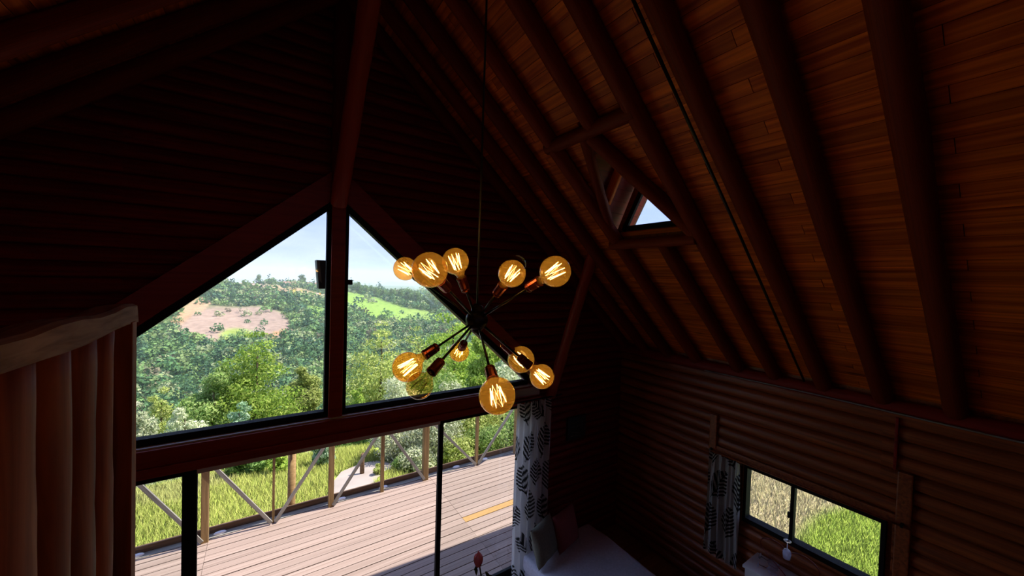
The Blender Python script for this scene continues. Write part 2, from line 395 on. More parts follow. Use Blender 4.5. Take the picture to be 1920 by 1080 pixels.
# centre post of the window and the log brace to the ridge
box('king_post', (XM-.062, GY-.06, 2.575), (XM+.062, GY+.10, TRI_ZA+.25), 'beam_stain', wf, .01)
log('king_log', (XM, GY-.02, TRI_ZA+.1), (XM, GY-.02, zraf(XM)), .075, 'siding_stain', wf)
log('ridge_brace', (XM-.01, GY-.09, 4.66), (XM+.01, 2.55, 6.33), .075, 'beam_stain', wf)
log('roof_strut', (3.30, GY-.09, 2.40), (3.35, 3.22, 4.42), .07, 'beam_stain', wf)
box('door_post', (2.96, GY-.05, 0), (3.10, GY+.1, 2.36), 'beam_stain', wf, .01)
box('door_post', (-1.90, GY-.05, 0), (-1.78, GY+.1, 2.36), 'beam_stain', wf, .01)

# ---- triangular windows either side of the post
def tri_window(name, sg, label):
    w = empty(name, (XM+sg*.9, GY+.04, TRI_Z0), label, 'window', kind='structure')
    y0, y1 = GY-.02, GY+.06; x0 = XM+sg*.062; fw = .036
    top = lambda x: TRI_ZA-abs(x-XM)*TRI_T
    xe = XM+sg*tri_half(TRI_Z0)
    prism('frame_bar', [(x0, y0, TRI_Z0-.04), (x0+sg*fw, y0, TRI_Z0-.04), (x0+sg*fw, y0, top(x0+sg*fw)), (x0, y0, top(x0))], (0, y1-y0, 0), 'black_metal', w)
    prism('frame_bar', [(x0+sg*fw, y0, TRI_Z0-.04), (xe, y0, TRI_Z0-.04), (xe, y0, TRI_Z0), (xe-sg*.05, y0, TRI_Z0+.018), (x0+sg*fw, y0, TRI_Z0+.018)], (0, y1-y0, 0), 'black_metal', w)
    dz = .075
    prism('frame_bar', [(x0, y0, top(x0)-.0), (xe, y0, TRI_Z0), (xe, y0, TRI_Z0+dz), (x0, y0, top(x0)+dz)], (0, y1-y0, 0), 'black_metal', w)
    prism('glass_pane', [(x0+sg*.02, GY+.018, TRI_Z0), (xe, GY+.018, TRI_Z0), (x0+sg*.02, GY+.018, top(x0+sg*.02))], (0, .006, 0), 'pane', w)
tri_window('window_1', -1, 'left triangular pane of the gable window, beside the small black speaker')
tri_window('window_2', 1, 'right triangular pane of the gable window, behind the lamp')

# ---- sliding door below the beam
dr = empty('door_1', (.6, GY+.03, 0), 'black framed sliding glass door opening onto the timber deck', 'door', kind='structure')
box('header_track', (-1.78, GY+.02, 2.325), (2.96, GY+.10, 2.362), 'black_metal', dr)
box('header_strip', (-.452, GY+.0, 2.278), (1.725, GY+.05, 2.325), 'alu', dr)
box('bottom_track', (-1.78, GY-.02, 0), (2.96, GY+.11, .03), 'black_metal', dr)
def leaf(x0, x1, y, sl, sr):
    w = box('door_stile', (x0, y-.02, .03), (x0+sl, y+.02, 2.33), 'black_metal', dr)
    box('door_stile', (x1-sr, y-.02, .03), (x1, y+.02, 2.33), 'black_metal', dr)
    box('door_rail', (x0+sl, y-.02, 2.27), (x1-sr, y+.02, 2.33), 'black_metal', dr); box('door_rail', (x0+sl, y-.02, .03), (x1-sr, y+.02, .10), 'black_metal', dr)
    box('glass_pane', (x0+sl, y-.003, .10), (x1-sr, y+.003, 2.27), 'pane', dr)
leaf(-1.78, -.452, GY+.045, .05, .098)
leaf(1.725, 2.96, GY+.045, .055, .05)

# ---- right side wall with its window
PS = .138
sid_s = half_log_me('siding_log', PS/2, .045, 'side_siding')
wr = empty('wall_right', label='half-log side wall below the roof slope, with the low sliding window', kind='structure', cat='wall')
WY0, WY1, WZ0, WZ1 = .86, 2.09, 1.16, 1.86
z = PS/2; k = 0
while z < ZE-.02:
    k += 1; cut = [-2.2, .92, 3.4] if z > 2.25 else ([-1.2, 3.1] if k % 2 else [-2.6, 2.7])
    segs = [(-4, WY0-.04), (WY1+.04, GY)] if WZ0-.08 < z < WZ1+.06 else [(-4, GY)]
    for s, e in segs: course(wr, sid_s, 'y', s, e, XR, z, cut)
    z += PS
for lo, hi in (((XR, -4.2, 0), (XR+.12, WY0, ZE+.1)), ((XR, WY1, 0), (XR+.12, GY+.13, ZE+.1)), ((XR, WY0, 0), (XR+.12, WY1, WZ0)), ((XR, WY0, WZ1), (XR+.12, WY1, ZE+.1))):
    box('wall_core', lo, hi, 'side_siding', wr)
log('plate_log', (XR-.03, -4, ZE-.02), (XR-.03, GY, ZE-.02), .07, 'siding_stain', wr)
box('wall_post', (XR-.085, .70, .0), (XR-.0, .80, 2.36), 'side_siding', wr, .01)
box('wall_post', (XR-.085, 2.42, 1.90), (XR-.0, 2.51, 2.34), 'side_siding', wr, .01)
box('wall_post', (XR-.075, .812, 2.36), (XR-.0, .835, 2.84), 'siding_stain', wr, .005)
tube('cable', [(XR-.10, 2.6, 2.885), (XR-.10, 1.4, 2.893), (XR-.10, .2, 2.88), (XR-.10, -1.5, 2.885)], .008, 'cable_grey', wr)
w3 = empty('window_3', (XR, 1.48, WZ0), 'low two-sash sliding window in the side wall, grass outside', 'window', kind='structure')
xa, xb = XR-.05, XR+.06
box('frame_bar', (xa, WY0, WZ0), (xb, WY1, WZ0+.055), 'black_metal', w3); box('frame_bar', (xa, WY0, WZ1-.045), (xb, WY1, WZ1), 'black_metal', w3)
box('frame_bar', (xa, WY0, WZ0+.055), (xb, WY0+.035, WZ1-.045), 'black_metal', w3); box('frame_bar', (xa, WY1-.035, WZ0+.055), (xb, WY1, WZ1-.045), 'black_metal', w3)
box('sash_bar', (xa-.005, 1.575, WZ0+.055), (XR+.01, 1.61, WZ1-.045), 'black_metal', w3)
box('window_latch', (xa-.03, 1.605, 1.47), (xa, 1.625, 1.53), 'black_metal', w3, .004)
box('glass_pane', (XR-.01, WY0+.03, WZ0+.05), (XR-.004, 1.58, WZ1-.04), 'pane', w3); box('glass_pane', (XR+.02, 1.60, WZ0+.05), (XR+.026, WY1-.03, WZ1-.04), 'pane', w3)
box('head_board', (XR-.07, WY0-.1, WZ1), (XR-.01, WY1+.4, WZ1+.09), 'side_siding', w3, .01)

# ---- roof slopes
DY, DH = 2.36, .45                         # dormer centre and half width
DX0, DX1 = 2.28, 3.17                      # dormer apex and sill on the slope
HX0, HX1, HH = DX0-.115, DX1+.023, DH+.05     # where the dormer planes meet the slope
def hole(x):
    return HH*(x-HX0)/(HX1-HX0) if HX0 < x < HX1 else 0
PP = .098
plank_me = box_me('ceiling_plank', (0, -PP/2+.0015, 0), (1, PP/2-.0015, .018), 'pine_plank')
def slope(sg, cr):
    L_ = (4.305+.75)/CA; n = int(L_/PP)
    for i in range(n):
        s = (i+.5)*PP; x = XM+sg*s*CA; zz = zboard(XM)-s*SA
        if sg > 0:
            h = hole(x); rngs = [(BY0, DY-h), (DY+h, BY1)] if h > .02 else [(BY0, BY1)]
        else: rngs = [(BY0, BY1)]
        cuts = [(-1.4, 1.1, 3.0), (-2.2, .35, 1.95, 3.6), (-.6, 1.55, 3.35)][i % 3] if sg > 0 else [(-.9, 2.4), (.8,), (-1.7, 3.1)][i % 3]
        for a, b in rngs:
            cs = [a]+[c for c in cuts if a+.2 < c < b-.2]+[b]
            for p, q in zip(cs, cs[1:]):
                # local x along the ridge, y down the slope, z out of the room
                mw = Matrix(((0, sg*CA, sg*SA, x), (1, 0, 0, p+.002), (0, -SA, CA, zz), (0, 0, 0, 1))) @ Matrix.Diagonal((q-p-.004, 1, 1, 1))
                link('ceiling_plank', plank_me, None, cr, mw)
cR = empty('ceiling_right', label='right roof slope of pine planks with round log rafters and a dormer', kind='structure', cat='ceiling')
cL = empty('ceiling_left', label='left roof slope of planks and log rafters in deep shade', kind='structure', cat='ceiling')
slope(1, cR); slope(-1, cL)
# roof skin outside (with the dormer hole)
def skin(sg, cr):
    up = Vector((sg*SA, 0, CA))*.03
    def q(x, y): return Vector((x, y, zboard(x)))+up
    xe = XM+sg*(4.305+.75)
    if sg > 0:
        parts = [[q(XM, BY0), q(HX0, BY0), q(HX0, BY1), q(XM, BY1)], [q(HX0, BY0), q(HX1, BY0), q(HX1, DY-HH), q(HX0, DY)],
                 [q(HX0, DY), q(HX1, DY+HH), q(HX1, BY1), q(HX0, BY1)], [q(HX1, BY0), q(xe, BY0), q(xe, BY1), q(HX1, BY1)]]
    else: parts = [[q(XM, BY0), q(xe, BY0), q(xe, BY1), q(XM, BY1)]]
    for p in parts: prism('roof_sheet', p, Vector((sg*SA, 0, CA))*.06, 'kick_wood', cr)
skin(1, cR); skin(-1, cL)
log('ridge_log', (XM, BY0, zraf(XM)-.02), (XM, BY1-.2, zraf(XM)-.02), .085, 'siding_stain', cR)
RR = .072
def rafter(sg, y, x0, x1, cr, r=RR):
    log('rafter', (x0, y+random.uniform(-.01, .01), zraf(x0)), (x1, y+random.uniform(-.01, .01), zraf(x1)), r, 'log_stain', cr)
for y in (-.85, -.42, .03, .49, .92, 1.37, 1.82, 2.74, 3.16, 3.56, 3.93):
    rafter(1, y, XM+.03, XR-.02, cR)
    rafter(-1, y, XM-.03, XL+.02, cL)
rafter(-1, 2.28, XM-.03, XL+.02, cL)
rafter(1, 2.22, XM+.03, DX0-.04, cR); rafter(1, 2.21, DX1+.05, XR-.02, cR)
# dormer: collar, valley logs, sill log, cheeks, planks and window
dl = .012
log('dormer_collar', (DX0-.05, 1.80, zraf(DX0-.05)-.02), (DX0-.05, 2.80, zraf(DX0-.05)-.02), .062, 'log_stain', cR)
log('dormer_sill', (DX1, 1.84, zraf(DX1)-.05), (DX1, 2.80, zraf(DX1)-.05), .052, 'log_stain', cR)
for sg in (-1, 1):
    a_, b_ = (0, DH-.02) if sg > 0 else (.07, DH+.05)
    log('valley_log', (DX0, DY+sg*a_, zraf(DX0)), (DX1+.01, DY+sg*b_, zraf(DX1)+.01), .05 if sg > 0 else .066, 'log_stain', cR)
DZ = zboard(DX0)+.10; DXW = 3.22; DZ0 = zboard(DX1)-.02
for sg in (-1, 1):                          # the two small roof planes, boarded, from the valley outwards
    n = 8
    def pt(x, f): return Vector((x, DY+sg*HH*f, DZ+(DZ0-DZ)*f))
    def xv(f): return HX0+(HX1-HX0)*f+.004
    for i in range(n):
        f0, f1 = i/n, (i+.98)/n
        prism('dormer_plank', [pt(xv(f0), f0), pt(DXW+.28, f0), pt(DXW+.28, f1), pt(xv(f1), f1)], (0, sg*.018, .011), 'siding_stain', cR)  # dark stain puts the shade inside the dormer into the boards
    prism('dormer_roof', [pt(xv(0)+.03, 0), pt(DXW+.34, 0), pt(DXW+.34, 1), pt(xv(1)+.03, 1)], (0, sg*.04, .024), 'kick_wood', cR).location += Vector((0, sg*.022, .014))
    log('dormer_rafter', (2.90, DY+sg*.03, DZ-.06), (2.90, DY+sg*(HH*.66-.03), DZ+(DZ0-DZ)*.66-.02), .05, 'pine_plank', cR)  # bright pine colour paints in the light these logs catch
w4 = empty('window_4', (DXW, DY, DZ0), 'small triangular dormer window high in the right roof slope', 'window', kind='structure')
tz0, tzA, thw = 4.575, 5.20, .335; tyc = 2.335
A_, B_, C_ = Vector((DXW, tyc-thw, tz0)), Vector((DXW, tyc+thw, tz0)), Vector((DXW, tyc, tzA))
prism('glass_pane', [A_, B_, C_], (.006, 0, 0), 'pane', w4)
for p, q in ((A_, B_), (B_, C_), (C_, A_)):
    bar('frame_bar', p+(p-q).normalized()*.02, q+(q-p).normalized()*.02, .05, .035, 'black_metal', w4, up=(1, 0, 0))
# little gable wall around the dormer window
g0, g1, g2 = Vector((DXW, DY-DH-.05, DZ0-.12)), Vector((DXW, DY+DH+.05, DZ0-.12)), Vector((DXW, DY, DZ+.02))
for o, i in (((g0, g1), (A_, B_)), ((g1, g2), (B_, C_)), ((g2, g0), (C_, A_))):
    prism('dormer_wall', [o[0], o[1], i[1], i[0]], (.03, 0, 0), 'side_siding', w4)
# conduit running down beside a rafter
tube('conduit', [(1.55, 1.46, zraf(1.55)-.045), (3.2, 1.48, zraf(3.2)-.05), (XR-.12, 1.52, zraf(XR-.12)-.04)], .011, 'hub_black', cR)

# ---- loft edge the photographer stands on, with its railing
lo = empty('floor_loft', (0, 0, 2.7), 'loft floor below the railing in the foreground', 'floor', kind='structure')
box('loft_slab', (XL, -4, 2.52), (-.40, 2.10, 2.68), 'floor_wood', lo)
box('loft_slab', (-.40, -4, 2.52), (.85, 1.32, 2.68), 'floor_wood', lo)
rl = empty('loft_railing', (-.46, 1.2, 2.68), 'rough wooden loft railing with upright slab pickets in the left foreground', 'railing')
def rail_beam():
    rg = np.random.default_rng(3); n = 24; v = []
    for i in range(n):
        y = 2.055-i*(2.055+1.0)/(n-1); w = .006*math.sin(i*1.7)+.004*rg.random()
        zt, zb = 3.85+w+(.004 if i == 0 else 0), 3.775+.005*math.sin(i*1.1)
        v += [(-.505, y, zb), (-.415-.004*rg.random(), y, zb+.006), (-.42, y, zt-.008), (-.435, y, zt), (-.50, y, zt-.004)]
    f = [[i*5+j, i*5+(j+1) % 5, (i+1)*5+(j+1) % 5, (i+1)*5+j] for i in range(n-1) for j in range(5)] + [[4, 3, 2, 1, 0], [(n-1)*5+j for j in range(5)]]
    me = mesh('handrail', [(b-1.2, -(a+.46), c-2.68) for a, b, c in v], f, 'rail_wood')
    bm = bmesh.new(); bm.from_mesh(me); bmesh.ops.recalc_face_normals(bm, faces=bm.faces[:]); bm.to_mesh(me); bm.free()
    link('handrail', me, None, rl, Matrix.Translation((-.46, 1.2, 2.68)) @ Matrix.Rotation(math.pi/2, 4, 'Z'))
rail_beam()
bar('newel_post', (-.45, 1.985, 2.68), (-.45, 1.985, 3.79), .075, .06, 'slab_wood', rl)
def slab(y, w, seed):
    rg = np.random.default_rng(seed); m = 14; n = 9; v = []
    for i in range(m):
        x = i/(m-1)*1.10; ww = w/2*(1+.05*math.sin(i*.9+seed)+.03*rg.random()); sh = .006*math.sin(i*.7+seed*2)
        for j in range(n):
            a = math.pi*j/(n-1); v.append((x, -.055*math.sin(a)*(1+.05*rg.random()), sh+ww*math.cos(a)))
    f = [[i*n+j, i*n+(j+1) % n, (i+1)*n+(j+1) % n, (i+1)*n+j] for i in range(m-1) for j in range(n)] + [list(range(n))[::-1], list(range((m-1)*n, m*n))]
    me = mesh('picket', v, f, 'slab_wood'); sm = np.ones(len(f), dtype=bool); sm[n-1::n] = False; me.polygons.foreach_set('use_smooth', sm)
    bm = bmesh.new(); bm.from_mesh(me); bmesh.ops.recalc_face_normals(bm, faces=bm.faces[:]); bm.to_mesh(me); bm.free()
    mw = Matrix(((0, -1, 0, -.475), (0, 0, 1, y), (1, 0, 0, 2.68), (0, 0, 0, 1)))
    link('picket', me, None, rl, mw)
for q, (y0, y1) in enumerate(((1.69, 1.835), (1.515, 1.685), (1.345, 1.51), (1.14, 1.34), (.93, 1.13), (.74, .925), (.52, .735))):
    slab((y0+y1)/2, y1-y0-.004, q+2)

# ------------------------------------------------------------------ deck outside
dk = empty('floor_deck', (0, 0, -.05), 'sunlit pinkish timber deck outside the sliding door', 'deck', kind='structure')
DEK = -.05; DP = .136
deck_unit = {}
def deck_board(x0, x1, y, mat='deck_wood'):
    if mat not in deck_unit: deck_unit[mat] = box_me('deck_board', (0, -DP/2+.006, -.03), (1, DP/2-.006, 0), mat)
    dz = random.uniform(-.003, .002)
    link('deck_board', deck_unit[mat], None, dk, Matrix.Translation((x0+.002, y, DEK+dz)) @ Matrix.Diagonal((x1-x0-.004, 1, 1, 1)))
nb = 21; y = GY+.16
for i in range(nb):
    yy = y+(i+.5)*DP
    for x0, x1 in ((-7.2, -4.1), (-4.1, -.65), (-.65, 2.82), (2.82, 6.2), (6.2, 9)):
        if i == 9 and x0 == 2.82:
            deck_board(2.82, 3.86, yy, 'deck_new'); deck_board(3.86, 6.2, yy); continue
        deck_board(x0, x1, yy)
yE = y+nb*DP                               # about 7.02
box('deck_edge_board', (-7.2, yE+.004, -.09), (9, yE+.115, DEK+.004), 'grey_wood', dk)
box('deck_kick_board', (-7.2, yE+.12, -.24), (9, yE+.16, DEK+.095), 'kick_wood', dk)
box('deck_fascia', (-7.2, GY+.15, -.30), (9, yE+.12, -.10), 'kick_wood', dk)
for x in (-7, -3, 1, 5, 8.8): box('deck_pile', (x, 6.6, -3), (x+.15, 6.75, -.30), 'kick_wood', dk)
yR = yE-.04
rg_ = empty('deck_railing', (.6, yR, DEK), 'timber deck railing of posts and zigzag diagonal braces', 'railing')
RT = 1.27
PX = [(-3.2, .09), (-2.35, .04), (-1.51, .035), (-.69, .09), (.164, .035), (1.007, .085), (1.873, .06), (2.71, .11), (3.864, .06), (4.9, .09), (5.9, .05)]
for x, w in PX:
    bar('railing_post', (x, yR, DEK-.02), (x, yR, DEK+RT), w, w, 'post_wood', rg_)
def diag(i, j, updir):
    a, b = PX[i][0], PX[j][0]; z0, z1 = (DEK+.03, DEK+RT-.04) if updir else (DEK+RT-.04, DEK+.03)
    bar('diagonal_brace', (a+.03, yR-.045, z0), (b-.03, yR-.045, z1), .03, .05, 'grey_wood', rg_)
for i, j, ud in ((0, 1, 0), (1, 2, 1), (2, 3, 0), (3, 4, 0), (4, 5, 1), (5, 6, 1), (6, 7, 0), (7, 8, 0), (8, 9, 1), (9, 10, 0)): diag(i, j, ud)
bar('top_rail', (-3.3, yR, DEK+RT+.02), (6, yR, DEK+RT+.02), .12, .045, 'post_wood', rg_)
tube('outer_post', [(.43, yE+.22, -1.2), (.43, yE+.22, DEK+1.35)], .06, 'post_wood', rg_, n=12)
tube('outer_post', [(-6.2, yE+.22, -1.2), (-6.2, yE+.22, DEK+1.35)], .06, 'post_wood', rg_, n=12)
# small white lights set along the deck edge
lamp_me = lathe_me('deck_light', [(.0, .03), (.03, .03), (.058, .024), (.07, .01), (.07, 0), (0, 0)], 'white_paint', 16)
for x, lab in ((-.52, 'at the foot of the post nearest the black door post'), (-1.44, 'leftmost, near the loft railing'), (1.19, 'beside the middle railing post'), (1.93, 'beside the slim railing post right of the driveway'), (3.44, 'seen right of the slim door stile'), (4.13, 'closest to the patterned door curtain')):
    t = link('deck_light', lamp_me, None, None, Matrix.Translation((x, yE+.065, DEK+.004)) @ Matrix.Rotation(-math.pi/2, 4, 'Y') @ Matrix.Diagonal((1, .55, 1.15, 1)))
    setp(t, 'small white round deck light, '+lab, 'deck light', 'deck lights')
# outdoor speaker on the far side of the window post
sp = empty('outdoor_speaker', (.50, GY+.2, 3.85), 'small black speaker mounted outside on the centre window post', 'speaker')
prism('speaker_box', [(.425, GY+.13, 4.125), (.56, GY+.13, 4.125), (.56, GY+.13, 3.84), (.45, GY+.13, 3.84)], (0, .16, 0), 'speaker_black', sp)
prism('speaker_grille', [(.430, GY+.122, 4.115), (.452, GY+.122, 4.115), (.475, GY+.122, 3.90), (.447, GY+.122, 3.93)], (0, .008, 0), 'speaker_grille', sp)
box('mount_bracket', (.56, GY+.135, 3.86), (.715, GY+.20, 3.94), 'black_metal', sp, .005)
box('mount_knob', (.715, GY+.14, 3.885), (.765, GY+.18, 3.935), 'black_metal', sp, .005)

# ------------------------------------------------------------------ land
def sstep(a, b, x):
    t = np.clip((x-a)/(b-a), 0, 1); return t*t*(3-2*t)
def fbm(x, y, seed=0):
    """cheap smooth relief: a few rotated sine products"""
    r = 0; a = 1; f = 1
    for k in range(5):
        th = 1.3*k+seed; cx, sx = math.cos(th), math.sin(th); u = (x*cx-y*sx)*f+seed*3.1; v = (x*sx+y*cx)*f-seed*1.7
        r = r+a*np.sin(u+1.7*np.sin(v*.7))*np.cos(v+1.3*np.sin(u*.6)); a *= .5; f *= 1.9
    return r
KY = np.array([-60, 5.0, 8, 13.5, 16.5, 21, 40, 90, 150, 230, 330, 430, 520, 700, 1100, 1700, 3500])
KL = np.array([-.5, -.5, -1.0, -2.0, -3.4, -7, -15, -30, -32, -23, -13.5, -9.5, -11, -30, -60, -70, -90])
KRt = np.array([-.5, -.5, -1.0, -2.2, -3.6, -6.5, -14, -30, -35, -31, -24, -18, -19, -35, -60, -70, -90])
def ground(x, y):
    x = np.asarray(x, float); y = np.asarray(y, float)
    r = np.hypot(np.maximum(y, 0), x*.55)
    r = np.where(y < 3, np.maximum(y, 0)*.5, r)
    az = np.degrees(np.arctan2(x, np.maximum(y, 1)))
    w = sstep(2, 22, az)
    z = np.interp(r, KY, KL)*(1-w)+np.interp(r, KY, KRt)*w
    side = sstep(5, 9, x)*(1-sstep(9, 17, y))                 # level lawn beside the house
    z = z*(1-side)+(-.38+.03*np.maximum(x-5, 0))*side
    amp = sstep(12, 60, r)
    z = z+amp*(.6*fbm(x*.03, y*.03, 1)+sstep(80, 300, r)*2.2*fbm(x*.009, y*.009, 2))
    return z
def hit(u, v, t0=6, t1=1500):
    """where the view through photo point (u, v) meets the land"""
    q = ray(u, v); t = np.geomspace(t0, t1, 4000); z = H+q[2]*t; g = ground(q[0]*t, q[1]*t)
    i = np.argmax(z < g); return q[0]*t[i], q[1]*t[i], g[i], t[i]
def ground_colour(x, y):
    n1 = fbm(x*.05, y*.05, 4)*.5; n2 = fbm(x*.3, y*.3, 5)*.5
    col = np.empty(x.shape+(3,)); col[:] = (.085, .135, .045)
    def mixin(w, c):
        w = np.clip(w, 0, 1)[..., None]; col[:] = col*(1-w)+np.array(c)*w
    mixin(.5+.5*n1, (.13, .19, .06))
    r = np.hypot(x, y)
    lawn = 1-sstep(13, 17, r+n2*2); mixin(lawn, (.38, .47, .10)); mixin(lawn*(n2 > .25)*.5, (.5, .5, .17))
    # dry ground beyond the green strip by the side window
    dry = sstep(2.30, 2.62, y+.25*np.maximum(x-8.6, 0)+n2*.22)*sstep(5, 5.5, x)*(1-sstep(9, 13, y)); mixin(dry, (.66, .52, .34)); mixin(dry*(n2 > .1)*.55, (.5, .47, .22))
    return col, n1, n2, mixin
PATCH = []
def patch(u, v, ru, rv, c, tilt=0.0, soft=.35):
    PATCH.append((u, v, ru, rv, c, tilt, soft))
# cleared slopes, earth tracks and pasture on the hill across the valley (placed on the land by their outline)
patch(415, 606, 112, 36, (0.354, 0.245, 0.190), -.08); patch(500, 602, 56, 30, (0.326, 0.231, 0.184), .3); patch(345, 590, 40, 16, (0.449, 0.272, 0.163), -.75)
patch(385, 572, 20, 7, (0.449, 0.286, 0.177), -.9); patch(520, 625, 26, 5, (0.422, 0.231, 0.122), -.35)
patch(455, 531, 60, 10, (0.394, 0.286, 0.218), .1); patch(545, 545, 60, 9, (0.381, 0.272, 0.163), .15); patch(600, 553, 22, 5, (0.374, 0.286, 0.231), 0)
patch(445, 628, 32, 14, (0.286, 0.340, 0.082), 0); patch(520, 645, 24, 10, (0.272, 0.340, 0.088), 0)
patch(705, 578, 85, 21, (0.224, 0.340, 0.068), .28, .25); patch(790, 592, 40, 12, (0.245, 0.340, 0.082), .1); patch(600, 585, 30, 10, (0.204, 0.313, 0.075), .2)
patch(715, 605, 40, 5, (0.340, 0.326, 0.136), .05); patch(860, 575, 60, 10, (0.231, 0.313, 0.095), .1)
def to_uv(x, y, z):
    p = np.stack([x, y, z-H], -1); q = np.stack([p@CR, p@CD, p@CF], -1); w = np.maximum(q[..., 2], .01)
    return 960+F*q[..., 0]/w, 540+F*q[..., 1]/w
def patches(x, y, z):
    u, v = to_uv(x, y, z); wob = fbm(x*.06, y*.06, 9); out = []
    for pu, pv, ru, rv, c, tl, so in PATCH:
        du, dv_ = u-pu, v-pv-tl*(u-pu); d = np.sqrt((du/ru)**2+(dv_/rv)**2)+.13*wob
        out.append((1-sstep(1-so, 1+.1, d), c))
    return out
def land():
    az = np.radians(np.concatenate([np.arange(-75, -18, 2.0), np.arange(-18, 42, .22), np.arange(42, 110, 2.0)]))
    rr = np.concatenate([np.arange(3.0, 20, .35), np.geomspace(20, 3400, 300)])
    A, R = np.meshgrid(az, rr); X, Y = R*np.sin(A), R*np.cos(A); Z = ground(X, Y)
    col, n1, n2, mixin = ground_colour(X, Y)
    far = sstep(90, 130, R)
    for w, c in patches(X, Y, Z): mixin(w*far, c)
    v = np.stack([X, Y, Z], -1).reshape(-1, 3); na = len(az); i, j = np.meshgrid(np.arange(len(rr)-1), np.arange(na-1), indexing='ij')
    a = (i*na+j).ravel(); f = np.stack([a, a+1, a+na+1, a+na], -1)
    me = mesh('ground', v, f[:, ::-1], 'terrain', True)
    ca = me.color_attributes.new('ground', 'FLOAT_COLOR', 'POINT'); ca.data.foreach_set('color', np.concatenate([col.reshape(-1, 3), np.ones((len(v), 1))], 1).astype(np.float32).ravel())
    o = link('ground', me); setp(o, 'grassy ground falling into the valley and rising to the far hillside', 'ground', kind='structure')
land()
def mountains(name, dist, base, amp, seed, label):
    az = np.radians(np.arange(-40, 70, .25)); top = base+amp*(.5*fbm(az*14, az*0+seed, seed)+.25*fbm(az*45, az*0, seed+1))
    rows = [(dist*.80, -420+top*0), (dist*.92, -250+top*.6), (dist, top), (dist*1.12, -350+top*0)]; v = []
    for k, (d, zt) in enumerate(rows):
        d2 = d*(1+.03*fbm(az*30, az*0+k, seed+k)); v.append(np.stack([d2*np.sin(az), d2*np.cos(az), zt], -1))
    n = len(az); v = np.concatenate(v); a = (np.arange(3)[:, None]*n+np.arange(n-1)[None]).ravel(); f = np.stack([a, a+1, a+n+1, a+n], -1)[:, ::-1]
    setp(link(name, mesh(name, v, f, 'far_mountain', True)), label, 'mountain', kind='structure')
mountains('hills_far', 5200, -98, 55, 3, 'blue hazy mountain ridge on the horizon')
mountains('hills_middle', 2600, -90, 30, 6, 'dim wooded ridge in front of the far mountains')

# ------------------------------------------------------------------ haze over the valley
def haze():
    m, nt, N, L = newmat('haze'); v = N('ShaderNodeVolumePrincipled'); v.inputs['Color'].default_value = (.90, .96, 1, 1); v.inputs['Density'].default_value = .00043; v.inputs['Anisotropy'].default_value = .2
    o = N('ShaderNodeOutputMaterial'); L(v.outputs[0], o.inputs['Volume'])
    o = box('valley_haze', (-3500, 45, -500), (6500, 7000, 55), 'haze')
    setp(o, 'thin blue haze hanging over the valley', 'haze', kind='stuff')
haze()

# ------------------------------------------------------------------ plants
def leaves_mesh(name, blobs, n, size, mat, seed, droop=0.0, shell=.55, aspect=.45):
    """n folded leaves spread through the outer part of the given blobs (centre, radii)"""
    rg = np.random.default_rng(seed); bl = np.array([[*c, *r] for c, r in blobs], float)
    vol = (bl[:, 3]*bl[:, 4]*bl[:, 5])**(2/3); idx = rg.choice(len(bl), n, p=vol/vol.sum())
    d = rg.normal(size=(n, 3)); d /= np.linalg.norm(d, axis=1)[:, None]
    rad = shell+(1-shell)*rg.random(n)**.6; rad *= 1+.12*rg.normal(size=n)
    c = bl[idx, :3]+d*bl[idx, 3:]*rad[:, None]
    t = d*.7+rg.normal(size=(n, 3))*.6; t[:, 2] -= droop; t /= np.linalg.norm(t, axis=1)[:, None]
    nf = d+rg.normal(size=(n, 3))*.5; nf /= np.linalg.norm(nf, axis=1)[:, None]      # leaves face outwards, more or less
    t -= nf*(t*nf).sum(1)[:, None]; t[:, 2] -= droop*.5; t /= np.linalg.norm(t, axis=1)[:, None]
    s = np.cross(t, nf); s /= np.linalg.norm(s, axis=1)[:, None]
    L_ = size*(.6+.8*rg.random(n))[:, None]; w = L_*aspect
    nrm = np.cross(t, s)
    v = np.stack([c-t*L_*.5, c+s*w*.5+nrm*w*.15, c+t*L_*.5, c-s*w*.5+nrm*w*.15], 1).reshape(-1, 3)
    f = np.arange(4*n).reshape(n, 4)
    return mesh(name, v, f, mat)
def trunk_me(h, r, seed, lean=.04):
    rg = np.random.default_rng(seed); pts = [Vector((lean*h*math.sin(k*.9+seed)*.3, lean*h*math.cos(k*1.1+seed)*.3, h*k/6)) for k in range(7)]
    n = 7; v = []
    for k, p in enumerate(pts):
        rr = r*(1-.75*k/6)
        for j in range(n): a = 2*math.pi*j/n; v.append(p+Vector((rr*math.cos(a), rr*math.sin(a), 0)))
    f = [[i*n+j, i*n+(j+1) % n, (i+1)*n+(j+1) % n, (i+1)*n+j] for i in range(6) for j in range(n)]
    return mesh('trunk', v, f, 'bark', True)
def blobs_round(h, w, seed, n=16, low=.12):
    rg = np.random.default_rng(seed); out = []
    for k in range(n):
        f = (k+.5)/n; zz = h*(low+(.95-low)*f); ww = w*math.sin(math.pi*(.16+.78*f))**.7
        a = rg.random()*6.28; rr = ww*.55*math.sqrt(rg.random()); s = ww*(.34+.2*rg.random())
        out.append(((rr*math.cos(a), rr*math.sin(a), zz), (s, s, s*.8)))
    return out
def blobs_conifer(h, w, seed, tiers=13):
    rg = np.random.default_rng(seed); out = []
    for k in range(tiers):
        f = k/(tiers-1); zz = h*(.06+.93*f); ww = w*(1-f)**.62+.12*w; m = max(2, int(9*(1-f))+2)
        for j in range(m):
            a = rg.random()*6.28; rr = ww*(.45+.35*rg.random()) if m > 1 else 0; s = ww*.42+.06*w
            out.append(((rr*math.cos(a), rr*math.sin(a), zz-.12*rr), (s*1.25, s*1.25, s*.55)))
    return out
